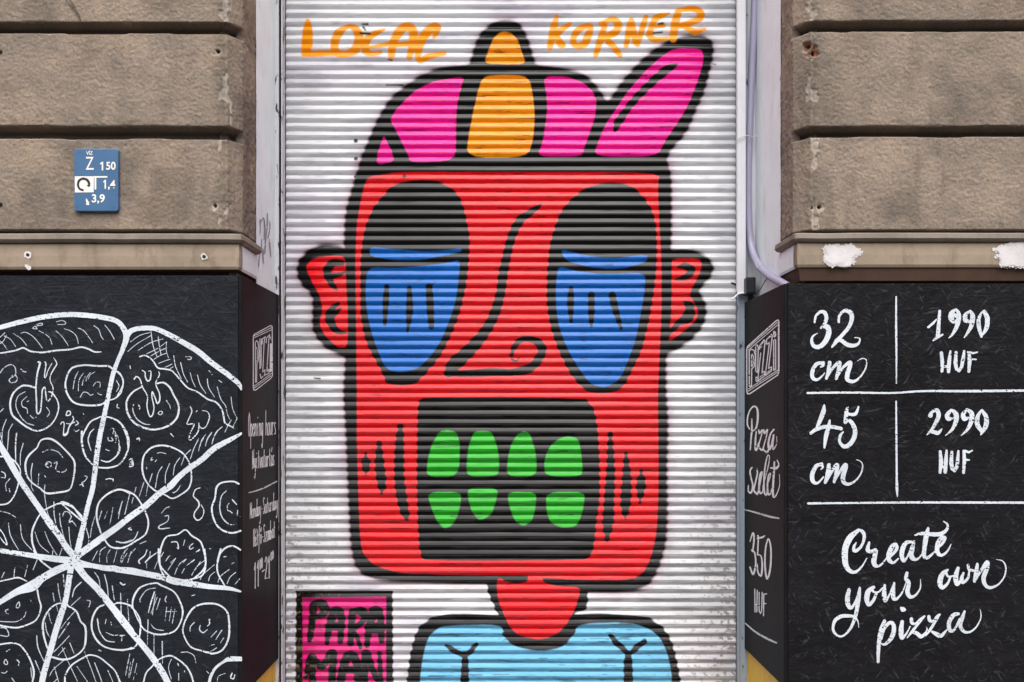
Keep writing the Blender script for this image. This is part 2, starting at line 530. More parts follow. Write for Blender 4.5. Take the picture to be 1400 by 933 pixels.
def dist_to_arris(u_len, arr):
    return np.min(np.stack([np.abs(u_len - a) for a in arr], 0), 0)

def pier(side):
    step = 0.0028
    if side < 0:
        pts = [(-1.75, 0.0), (XL_FRONT, 0.0), (XL_REV, CH), (XL_REV, 0.222)]
        holes = [(297.5, 70, 3.0, 1), (293.5, 281, 2.6, 1), (0, 72, 3, 0), (0, 281, 3, 0)]
        joints = [(-104, -88), (30, 46), (172, 190)]
        bot = 313.5
    else:
        pts = [(1.80, 0.0), (XR_FRONT, 0.0), (XR_REV, CH), (XR_REV, 0.200)]
        holes = [(1112, 72, 3.4, 2), (1121, 283, 2.6, 1), (1110, 284, 2.2, 1), (1104, 62, 2.4, 2)]
        joints = [(-106, -90), (28, 43), (172, 187)]
        bot = 313.5
    path, tan = smooth_path(pts, step, 0.006)
    inward = np.stack([-tan[:, 1], tan[:, 0]], 1)
    if side > 0: inward = -inward
    ulen = np.concatenate([[0], np.cumsum(np.linalg.norm(np.diff(path, axis=0), axis=1))])
    seglen = [np.linalg.norm(np.array(b) - np.array(a)) for a, b in zip(pts[:-1], pts[1:])]
    arr = [seglen[0], seglen[0] + seglen[1]]
    py = np.concatenate([np.arange(-650, -60, 9.0), np.arange(-60, 332, 1.25)])
    z = ZC - (py - CY) * S
    U, PY = np.meshgrid(ulen, py)
    PX = np.broadcast_to(CX + path[:, 0] / S, U.shape)
    # joint profile
    gd = np.zeros(U.shape); soot_dark = np.zeros(U.shape)
    wob = 1.2 * (fbm(U * 6, PY * 0.0 + 3, 5, 3) - 0.5) * 2
    edge = np.full(U.shape, 1e9)
    fade_ret = 1 - sstep(arr[1] - 0.012, arr[1] + 0.022, U)   # the joint dies out on the return
    for a, b in joints:
        a2 = a + wob; b2 = b + wob * 0.6 + (fbm(U * 9, PY * 0 + 7, 9, 3) - 0.5) * 1.6
        up = np.interp(PY - a2, [0, 0.9, 8.5], [0, 0.22, 1.0]); dn = 1 - np.interp(PY - b2, [-1.6, 0.3], [0, 1.0])
        p = np.minimum(up, dn)
        gd = np.maximum(gd, 0.040 * p * fade_ret)
        soot_dark = np.maximum(soot_dark, (0.55 * sstep(0.02, 0.25, p) + 0.42 * sstep(0.4, 0.95, p)) * (0.35 + 0.65 * fade_ret))
        edge = np.minimum(edge, np.minimum(np.abs(PY - a2), np.abs(PY - b2)))
        soot_dark = np.maximum(soot_dark, 0.5 * np.exp(-np.maximum(PY - b2, 0) / 3.5) * (PY > b2) * fbm(U * 30, PY * 0.1, 13, 3))
        soot_dark = np.maximum(soot_dark, 0.55 * np.exp(-np.maximum(a2 - PY, 0) / 7.0) * (PY < a2) * fbm(U * 22, PY * 0.06, 17, 3))
    bb = bot + wob * 0.5
    p = sstep(0, 4.0, PY - bb); gd = np.maximum(gd, 0.03 * p); soot_dark = np.maximum(soot_dark, 0.9 * p)
    # the chamfer band carries a shallow vertical scoring line next to the arris
    da = dist_to_arris(U, arr[:1])
    gd = gd + 0.0035 * np.exp(-((U - arr[0] + 0.012) / 0.0028) ** 2)
    soot_dark = np.maximum(soot_dark, 0.42 * np.exp(-((U - arr[0] + 0.016) / 0.03) ** 2) * fbm(U * 20, PY * 0.02, 19, 4) * 1.5)
    # weathering of the surface
    disp = 0.0022 * (fbm(U * 16, PY * 0.035, 21, 4) - 0.5) + 0.0016 * (fbm(U * 90, PY * 0.22, 22, 3) - 0.5)
    disp += 0.0024 * (fbm(U * 125, PY * 0.28, 101, 2) - 0.5) + 0.0016 * (vnoise(U * 230, PY * 0.52, 103) - 0.5)
    disp += np.where(U > arr[1], 0.006 * (fbm(U * 60, PY * 0.13, 25, 3) - 0.5), 0)
    # chipped arrises
    n = fbm(U * 40, PY * 0.055, 27, 4)
    near = np.exp(-(np.abs(U - arr[0] + 0.006) / 0.018) ** 2)
    chip = sstep(0.555, 0.60, n + 0.14 * (near - 0.65)) * (near > 0.15) * (gd < 0.006)
    n2 = fbm(U * 34, PY * 0.08, 29, 4)
    nearj = np.exp(-edge / 2.2)
    chip = np.maximum(chip, 0.6 * sstep(0.60, 0.66, n2 * (0.5 + 0.6 * nearj)) * (nearj > 0.2) * (gd < 0.01))
    pit = sstep(0.80, 0.86, vnoise(U * 150, PY * 0.36, 31)) * sstep(0.45, 0.7, fbm(U * 8, PY * 0.02, 33, 3))
    chip = np.maximum(chip, 0.22 * pit)
    disp += 0.004 * chip
    brick = np.zeros(U.shape)
    soot_dark = np.maximum(soot_dark, 0.40 * sstep(0.48, 0.76, fbm(U * 7 + 3 * side, PY * 0.014, 91, 5)))
    soot_dark = np.maximum(soot_dark, 0.26 * sstep(0.55, 0.75, fbm(U * 26, PY * 0.012, 93, 4)) * sstep(0.4, 0.6, fbm(U * 5, PY * 0.01, 95, 3)))
    disp += 0.007 * near * (fbm(U * 30, PY * 0.09, 97, 4) - 0.42)
    front = U < arr[0] + 0.03
    for hx, hy, hr, kind in holes:
        dd = np.sqrt((PX - hx) ** 2 + (PY - hy) ** 2)
        k = (1 - sstep(hr * 0.55, hr, dd)) * front
        disp += 0.03 * k; soot_dark = np.maximum(soot_dark, k * 1.3)
        if kind:
            ring = (1 - sstep(hr * 1.2, hr * 2.6, dd + 4.5 * (fbm(U * 70, PY * 0.16, 35, 3) - 0.5) * 2)) * front * (1 - k)
            chip = np.maximum(chip, ring * 0.8); disp += 0.004 * ring
        if kind == 2:
            ring = (1 - sstep(hr * 1.5, hr * 2.8, dd + 6 * (fbm(U * 80, PY * 0.19, 37, 3) - 0.5) * 2)) * front
            brick = np.maximum(brick, ring * 0.9); disp += 0.006 * ring
    tot = gd + disp
    X = path[:, 0][None, :] + inward[:, 0][None, :] * tot
    Y = path[:, 1][None, :] + inward[:, 1][None, :] * tot
    Z = np.broadcast_to(z[:, None], X.shape)
    Vv = np.stack([X, Y, Z], -1).reshape(-1, 3)
    a = np.stack([np.clip(chip, 0, 1), np.clip(soot_dark, 0, 1), brick, np.ones(U.shape)], -1).reshape(-1, 4)
    me = mesh_np('masonry', Vv, [grid_faces(len(py), len(ulen), flip=side > 0)], smooth=True, attr={'wear': a})
    return part('masonry', me, MAT_RENDER, building)
pier(-1); pier(1)

def sweep(name, plan, prof, mat, side, split=None, wob=0.0):
    """sweep a section (out, py) along a plan path; out = distance proud of the plan"""
    path, tan = smooth_path(plan, 0.01, 0.0001)
    nrm = np.stack([tan[:, 1], -tan[:, 0]], 1)
    if side > 0: nrm = -nrm
    # sharp mitre at the corner
    V = []; prof = np.array(prof, float)
    for i, (p, n) in enumerate(zip(path, nrm)):
        for o, yy in prof:
            w = wob * (fbm(np.array([p[0] * 3.0 + p[1] * 5]), np.array([1.5]), 41, 3)[0] - 0.5)
            V.append((p[0] + n[0] * o, p[1] + n[1] * o, ZC - (yy - CY) * S + w))
    return mesh_np(name, V, [grid_faces(len(path), len(prof), flip=side > 0)])

def ledge(side):
    if side < 0:
        x0, xf, xr, yend = -1.75, -0.832, -0.8325, 0.205
        cap = [(-0.02, 321.5), (0.014, 322), (0.018, 323.5), (0.020, 330), (0.017, 331.5), (0.012, 333.6), (-0.002, 334.5)]
        band = [(0.000, 334.0), (0.004, 336), (0.006, 352), (0.005, 366), (0.001, 369.5)]
        under = [(0.001, 369.5), (-0.03, 372.5), (-0.035, 380), (-0.06, 380)]
    else:
        x0, xf, xr, yend = 1.80, 0.892, 0.8925, 0.185
        cap = [(-0.02, 320.5), (0.014, 321), (0.018, 322.5), (0.020, 328.5), (0.017, 330), (0.012, 332), (-0.002, 333)]
        band = [(0.000, 332.5), (0.004, 335), (0.006, 350), (0.005, 363), (0.001, 366.5)]
        under = [(0.001, 366.5), (-0.004, 368), (-0.012, 384), (-0.03, 388), (-0.06, 388)]
    plan = [(x0, -0.012), (xf, -0.012), (xf, yend)]
    dense = lambda pr: pr
    r = MAT_CAP
    part('ledge_cap', sweep('ledge_cap', plan, cap, r, side, wob=0.006), MAT_CAP, building)
    part('moulding_band', sweep('moulding_band', [(x0, -0.012), (xf, -0.012), (xf, 0.02)], band, r, side), MAT_BAND, building)
    part('moulding_band', sweep('moulding_band', [(xf, 0.02), (xf, yend)], band, r, side), MAT_JAMB, building, 'white painted return of the band')
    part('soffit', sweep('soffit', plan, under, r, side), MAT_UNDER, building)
ledge(-1); ledge(1)

# white filler patches on the right band, anchor holes on the left band
sh = Sheet(1100, 325, 1420, 375, 0.5)
sh.script('''f1124,338 1132,334 1150,335 1166,334 1174,340 1182,345 1176,350 1168,353 1170,360 1160,366 1148,364 1136,366 1125,358 1127,348
f1354,342 1366,336 1380,332 1400,329 1418,330 1418,367 1395,367 1376,366 1364,364 1368,356 1358,350 1366,346''', (0, 0, 1), 1)
sh.rough(6.0, 0, 9)
part('filler_patch', sh.mesh('filler_patch', plane_y(-0.0192)), MAT_PLASTER, building)
sh.F -= 2.2; sh.rough(5.0, 0, 21)
part('filler_patch', sh.mesh('filler_patch', plane_y(-0.0206)), MAT_PLASTER, building)
for x, y in ((37.7, 348.5), (278.6, 351)):
    sh = Sheet(x - 14, y - 14, x + 14, y + 22, 0.4)
    sh.stroke(np.array([(x, y, 9.0), (x + .4, y + .3, 9.0)])); sh.rough(3.2, 0, int(x))
    if x < 100: sh.script('%f,%f,4 %f,%f,6' % (x - 2, y + 15, x + 2, y + 18), (0, 0, 1), 4)
    part('filler_patch', sh.mesh('filler_patch', plane_y(-0.0193)), MAT_PLASTER, building)
    sh = Sheet(x - 6, y - 6, x + 6, y + 6, 0.3)
    sh.stroke(np.array([(x, y, 4.6), (x + .3, y + .3, 4.6)])); sh.rough(1.0, 0, 5)
    part('anchor_hole', sh.mesh('anchor_hole', plane_y(-0.0200)), MAT_HOLE, building)

# white plastered jambs (reveals) and the wall behind the boards, lintel above
def jamb(side):
    xr = XL_REV if side < 0 else XR_REV
    y0 = 0.2100 if side < 0 else 0.1880
    y1 = 0.60
    ny = 60; z = np.arange(0.0, 4.25, 0.012); y = np.linspace(y0, y1, ny)
    Y, Z = np.meshgrid(y, z)
    d = 0.0026 * (fbm(Y * 9, Z * 6, 51, 4) - 0.5) + 0.0030
    edge = 0.008 * (fbm(Z * 22, Z * 0, 55, 3) - 0.5)
    Y = Y + edge * (1 - (Y - y0) / (y1 - y0))
    X = xr - side * d
    me = mesh_np('jamb', np.stack([X, Y, Z], -1).reshape(-1, 3), [grid_faces(len(z), ny, flip=side > 0)], smooth=True)
    part('jamb', me, MAT_JAMB, building)
    # ragged white edge running over onto the stone return, and down over the band
    pts = [(0.195, 0.80), (0.02, 0.80)]
jamb(-1); jamb(1)
# plain masonry behind the boards, below the ledge, and the lintel that closes the doorway above the picture
zr = ZC - (318 - CY) * S
part('base_wall', box_mesh('base_wall', (-1.75, XL_REV - 0.012, 0.030, 0.60, 0.0, zr)), MAT_RENDER, building)
part('base_wall', box_mesh('base_wall', (XR_REV + 0.012, 1.80, 0.030, 0.60, 0.0, zr)), MAT_RENDER, building)
part('recess_wall', box_mesh('recess_wall', (-1.75, 1.80, 0.601, 0.66, 0.0, 4.2)), MAT_JAMB, building)
part('lintel', box_mesh('lintel', (-1.75, 1.80, 0.012, 0.75, 4.20, 4.7), bev=0.006), MAT_RENDER, building)

# grey marker scrawl on the left jamb
sh = Sheet(348, 285, 376, 372, 0.25)
sh.script('''122,160,10 125,250 120,330,5
120,200,9 150,145 165,160 175,260,12 165,370,7
200,95,9 200,220,13 185,330 180,420,14 170,500,20 158,520 150,470,10
225,180,9 228,250 205,350,14
140,370,10 135,470 115,560,10 108,660,10
150,480,12 155,560,14 160,625,9
222,375,10 230,470,12 237,555,7''', (340, 280, 7.775), 10)
sh.rough(0.4, 0.1, 4)
part('graffiti_tag', sh.mesh('graffiti_tag', plane_x(XL_REV + 0.0052)), MAT_TAG, building)

# ------------------------------------------------------------------ roller shutter with its mural
YS = 0.53
RS = 1 + YS / D
shutter = thing('roller_shutter', 'closed white roller shutter spray-painted with a red cartoon head in a pink cap', 'shutter', (0, YS, 0))

C1 = (380, 0, 3.8875); C2 = (690, 0, 3.888); C3 = (390, 220, 2.9156); C4 = (690, 220, 2.9156)
C5 = (390, 520, 3.331); C6 = (690, 520, 3.331); C7 = (370, 760, 4.2424); C8 = (690, 760, 4.2424); PXF = (0, 0, 1)
BLACK = (0.0030, 0.0030, 0.0034); RED = (0.74, 0.004, 0.010); PINK = (0.86, 0.003, 0.27); ORANGE = (0.88, 0.275, 0.001)
BLUE = (0.0002, 0.118, 0.46); GREEN = (0.012, 0.36, 0.010); CYAN = (0.135, 0.43, 0.66)
WHITE = np.array((0.66, 0.66, 0.68))

def J(*fr_txt):
    return np.concatenate([parse(t, f) for f, t in fr_txt])

HEAD = parse('489,232 480,262 472,289 470,337 471,420 472,494 469,540 472,580 475,652 477,700 479,745 485,774 497,787 521,795 600,797 664,799 720,797 724,801 748,800 760,808 830,810 869,809 890,798 902,774 911,742 913,700 912,640 914,580 911,535 911,494 914,420 918,333 918,289 918,237 909,220 700,214 495,220')
HAT = parse('490,232 494,214 501,198 514,167 532,136 547,123 565,110 588,97 604,93 641,89 645,77 650,59 658,44 671,33 686,27 700,28 712,34 723,56 728,74 732,89 754,92 775,95 793,99 808,109 821,126 830,140 839,129 849,113 865,95 883,77 903,62 921,53 942,48 962,49 972,55 976,64 974,82 968,108 960,134 950,154 942,175 932,190 919,203 911,219 916,237 700,240 490,238')
EAR_L = parse('235,340 150,330 90,355 50,400 45,450 60,490 110,540 108,620 108,680 150,740 200,770 245,785 290,700 290,400', C3)
EAR_R = parse('620,355 740,355 800,375 835,420 825,460 770,520 800,560 805,610 790,660 740,720 650,775 620,780 600,560', C4)
NECK = parse('664,790 667,810 674,826 681,842 690,862 704,880 737,887 768,881 786,862 784,839 803,833 804,812 800,795')
SHIRT = parse('554,960 556,933 561,892 568,866 577,852 594,843 613,838 650,838 683,840 784,839 822,837 860,840 886,844 904,855 914,868 921,885 927,911 931,935 932,960')

layers = []
def halo(P, col, a, r): layers.append(('halo', chaikin(P, 1), col, a, r))
def fill(P, col, soft=1.0, amp=0.0, sm=2): layers.append(('fill', chaikin(P, sm), col, soft, amp))
def strk(txt, fr, w, col, soft=0.9, amp=0.0, closed=False): layers.append(('str', catmull(parse(txt, fr, w), 5, closed), col, soft, amp))
def strks(block, fr, w, col, soft=0.9, amp=0.0):
    for ln in block.strip().split('\n'):
        ln = ln.strip()
        if ln.startswith('o'): strk(ln[1:], fr, w, col, soft, amp, True)
        elif ln: strk(ln, fr, w, col, soft, amp)

halo(HEAD, (0.30, 0.10, 0.16), 0.50, 6.0); halo(HAT, (0.22, 0.08, 0.16), 0.50, 6.0); halo(EAR_L, (0.3, 0.12, 0.16), 0.50, 6.0); halo(EAR_R, (0.22, 0.16, 0.18), 0.3, 4)
BA = 1.15
for P in (SHIRT, NECK): fill(P, BLACK, 1.0, BA)
for P in (HEAD, HAT, EAR_L, EAR_R): fill(P, BLACK, 2.3, BA)
# yellow-ochre tag lettering along the top
strks('''160,112,20 160,160,50 155,240,59 150,285,41
140,290,32 220,288,36 310,285,32
o375,145,25 415,160,41 432,205,47 415,262,50 370,290,38 312,284,43 302,240,43 322,182,47
566,160,14 510,185,32 470,220,45 465,270,41 500,290,32 545,282,20
480,258,18 540,248,25 596,236,23
603,300,38 615,230,45 650,165,50 690,145,45 720,172,47 712,250,38 700,305,34
610,246,27 660,240,29 715,236,27
828,205,16 845,150,47 800,165,50 757,230,50 745,290,38 755,325,27 805,302,36 885,288,25''', C1, 30, ORANGE, 1.2)
strks('''276,90,20 262,150,43 240,252,34
346,130,20 285,172,41 258,192,34
272,190,34 290,225,38 304,242,43
o455,142,29 440,200,43 420,240,41 378,246,34 364,212,34 392,162,38
483,298,29 505,225,36 530,140,32
508,130,23 570,108,34 602,132,43 585,175,41 512,212,38
550,222,32 580,255,36 612,298,29
644,252,25 662,160,38 672,110,29
674,120,32 690,205,38 704,238,32
704,238,32 735,140,34 750,95,25
872,75,11 805,100,38 782,140,32 770,190,38 800,214,34 862,206,25
788,150,20 845,138,20
894,208,41 905,130,45 920,72,38
918,60,25 990,50,32 1035,65,41 1035,102,38 980,126,34 930,142,29
955,145,32 1010,172,34 1062,158,18''', C2, 30, ORANGE, 1.2)
# cap
fill(J((C1, '990,408 975,460 950,560 945,700 945,858 705,868 690,820 650,740 620,680 597,640 625,590 680,530 750,470 850,430')), PINK, 0.9)
fill(J((C1, '563,722 585,768 604,800 618,862 525,876 530,820 548,770')), PINK, 0.9, 0, 1)
fill(parse('660,105 653,128 647,154 642,180 637,216 721,216 729,190 731,160 729,134 723,105 690,103'), ORANGE, 0.9)
fill(parse('662,87 667,72 674,54 682,46 690,44 700,46 709,57 714,74 719,88 690,89'), ORANGE, 0.9)
fill(J((C2, '205,408 340,410 420,445 470,490 487,545 480,620 455,700 425,780 410,835 170,835 200,770 215,680 228,580 222,500')), PINK, 0.9)
fill(J((C2, '895,262 1045,262 1057,310 1045,370 1010,470 970,570 900,680 850,750 810,835 470,835 500,750 520,700 545,650 600,570 660,480 740,390 820,315')), PINK, 0.9)
fill(J((C2, '870,340 935,335 890,380 800,450 720,530 660,600 620,670 580,718 575,650 620,590 700,490 800,390')), BLACK, 0.9, 0.6)
# head
fill(parse('506,236 496,261 488,306 486,357 487,426 488,529 488,600 490,670 492,730 496,758 516,776 558,785 650,787 720,787 740,790 800,793 864,793 880,782 890,762 897,730 900,685 900,610 899,535 901,500 904,426 904,357 901,306 899,254 902,236 700,236'), RED, 0.9)
strks('575,787 630,791 690,793 720,793', PXF, 5, BLACK, 0.9, 0.4)
strks('752,799 800,801 850,801 878,796', PXF, 8, BLACK, 0.9, 0.4)
# ears
fill(J((C3, '120,385 228,378 242,400 243,500 250,600 250,745 210,745 160,700 135,650 150,600 140,540 100,470 80,420')), RED, 1.0)
strks('''228,410,24 190,410,32 168,440,36 185,490,26 208,518,8
188,460,22 215,455,20 240,445,12
212,570,12 182,602,34 180,640,36 208,680,26 245,688,8
185,630,22 205,605,18 222,590,10''', C3, 20, BLACK, 1.0, 0.5)
fill(J((C4, '668,390 780,390 785,430 760,480 735,530 750,560 772,600 760,640 700,690 655,722 655,690 665,600 665,420')), RED, 1.0)
strks('''690,424,12 720,420,30 745,440,30 712,468,24 680,476,8
715,560,10 738,585,40 730,622,46 690,650,26 655,690,20''', C4, 20, BLACK, 1.0, 0.5)
strks('757,592,9 765,606,10', C4, 8, RED, 0.8)
# eyes
fill(J((C3, '430,95 390,140 350,190 320,260 305,340 300,420 300,520 300,620 320,720 360,800 390,850 400,885 455,898 520,890 570,840 620,780 660,700 700,600 725,480 735,360 735,300 720,220 700,150 660,105 600,82 520,80')), BLACK, 0.9, 0.8)
fill(J((C3, '338,344 420,352 560,362 640,358 702,348 702,362 640,378 540,397 430,397 338,382')), BLUE, 0.8, 0, 1)
fill(J((C3, '328,424 430,430 560,420 650,408 698,394 692,470 680,560 650,650 620,720 580,780 530,830 460,846 400,830 370,760 345,690 325,600 320,520')), BLUE, 0.9)
strks('''405,502,18 402,560,26 397,652,14
495,510,20 496,600,28 488,682,8
574,500,26 578,580,30 583,662,22
575,498,10 602,486,5''', C3, 20, BLACK, 0.8, 0.4)
fill(J((C4, '430,88 500,95 550,140 590,200 605,270 607,400 595,520 575,640 545,760 505,840 470,910 400,930 320,920 260,850 215,760 180,660 165,550 170,430 180,330 200,260 230,190 290,130 350,95')), BLACK, 0.9, 0.8)
fill(J((C4, '222,353 290,370 380,388 470,387 567,374 567,402 500,425 420,434 330,425 240,397')), BLUE, 0.8, 0, 1)
fill(J((C4, '213,420 280,440 400,455 562,444 557,520 540,620 520,720 490,800 460,870 400,908 340,890 290,820 250,750 215,660 203,560 205,480')), BLUE, 0.9)
strks('''265,510,18 262,570,28 265,642,12
345,535,26 345,600,26 345,658,14
428,535,28 440,590,28 463,667,14''', C4, 20, BLACK, 0.8, 0.4)
# nose
strk('742,277,2 731,287,8 711,302,12 699,326,12 693,350,12 688,374,13 684,402,13 675,432,14 661,457,15 641,480,18 622,498,20 614,510,14', PXF, 10, BLACK, 0.9, 0.6)
strk('612,511,9 640,511,11 670,509,12 700,509,11 724,504,12 737,490,12 741,476,12 733,467,11 718,464,9 705,471,8 699,486,5', PXF, 10, BLACK, 0.9, 0.6)
strk('700,492,4 706,494,3 710,490,2', PXF, 3, BLACK, 0.8)
# mouth and teeth
fill(parse('573,545 600,543 798,545 808,553 814,565 818,595 820,640 820,685 815,715 813,742 808,760 796,767 582,768 574,758 571,715 570,670 570,610 571,565'), BLACK, 0.9, 0.9, 1)
for t in ('700,235 740,227 780,235 796,290 790,440 644,440 648,370 665,300', '646,508 800,508 800,560 785,620 755,665 720,674 690,640 665,580',
          '835,300 860,235 900,232 940,235 965,300 976,380 968,438 828,438 826,380', '831,490 970,490 960,550 940,610 885,642 850,600 833,540'):
    fill(parse(t, C5), GREEN, 0.9, 0, 2)
for t in ('12,370 30,290 60,245 90,231 115,245 130,290 144,350 145,438 10,438', '12,508 145,508 140,580 125,640 85,667 45,640 20,570',
          '180,370 200,310 240,270 290,254 335,265 348,330 354,400 350,438 184,438', '188,508 366,508 360,570 345,630 320,668 260,672 210,650 190,600'):
    fill(parse(t, C6), GREEN, 0.9, 0, 2)
strks('''525,210,26 521,300,42 520,440,48 532,540,48 548,610,38 556,632,14
428,280,20 430,380,44 440,470,42 440,512,14
366,332,8 368,380,42 368,432,8''', C5, 20, BLACK, 0.9, 1.0)
strks('''480,240,20 482,400,40 475,550,48 470,650,52 465,732,14
552,340,20 555,450,44 550,560,48 548,628,14
622,412,12 620,480,46 615,556,12''', C6, 20, BLACK, 0.9, 1.0)
# neck and shirt
fill(parse('574,960 574,933 577,906 582,882 589,866 606,855 683,853 690,866 704,878 735,886 765,880 784,864 794,852 864,851 890,861 903,873 912,892 918,920 919,960'), CYAN, 0.9)
strks('690,866 704,879 720,884 737,886 752,885 768,880 784,862', PXF, 7, BLACK, 0.9, 0.4)
fill(parse('679,788 680,818 690,842 697,857 711,870 735,874 754,871 770,859 784,838 792,814 793,803 760,802 742,796 740,780 722,780 722,796 700,799'), RED, 0.9)
strks('''1018,520,16 1060,545,34 1125,582,30
1194,512,22 1160,552,34 1130,582,24
1128,570,34 1128,640,44 1125,760,52''', C7, 20, BLACK, 0.8, 0.6)
strks('''612,462,22 650,505,36 715,562,30
810,494,32 770,525,36 730,562,30
718,560,30 715,620,50 718,760,54''', C8, 20, BLACK, 0.8, 0.6)
# artist's tag box at lower left
fill(parse('405,808 537,808 538,960 404,960'), BLACK, 0.9, 0.8, 0)
fill(parse('414,817 528,816 528,960 414,960'), (0.72, 0.010, 0.20), 0.9, 0, 0)
strks('''228,485,32 240,400,43 248,300,46
240,285,32 290,275,52 318,312,57 290,345,39 250,350,34
328,505,27 342,410,46 375,320,55 410,350,48 406,490,36
345,408,57 408,408,57
465,505,39 474,330,46
475,322,34 530,322,55 548,365,36 490,415,39
485,440,30 510,490,27 522,532,25
560,520,32 575,400,48 605,322,66 636,350,48 645,490,36
578,415,68 640,415,68
205,705,25 222,640,41 240,590,48 300,640,43 362,560,48 352,770,46
240,600,46 245,770,41
400,770,46 430,620,55 462,572,52 500,620,52 512,770,50
420,660,50 500,660,50
545,770,41 552,560,46 592,660,39 632,740,34
632,560,27 642,770,34''', C7, 20, BLACK, 0.8, 0.5)
# bolt holes and scrapes
for x, y in ((486.4, 193), (514.5, 205), (486.6, 217.6), (513.8, 229.5), (546.6, 217), (541.5, 191.5), (486.4, 242), (553, 242)):
    layers.append(('str', np.array([(x, y, 5.6), (x + 0.2, y, 5.6)]), (0.002, 0.002, 0.002), 0.5, 0))
for t in ('495,34,1.6 503,34,2.2', '497,38,3 500,42,2', '493,46,2 506,46.5,2.4', '528,117,1.5 551,117,2.2', '531,82,1.6 536,83,2', '900,34,2 906,33,2.4', '893,46,2 905,45,2',
          '430,517,2 438,518,2.4', '870,105,1.2 884,104,1.6', '1000,388,3 1006,390,3', '972,88,1.2 978,89,1.4'):
    strk(t, PXF, 2, (0.03, 0.02, 0.015), 0.6)

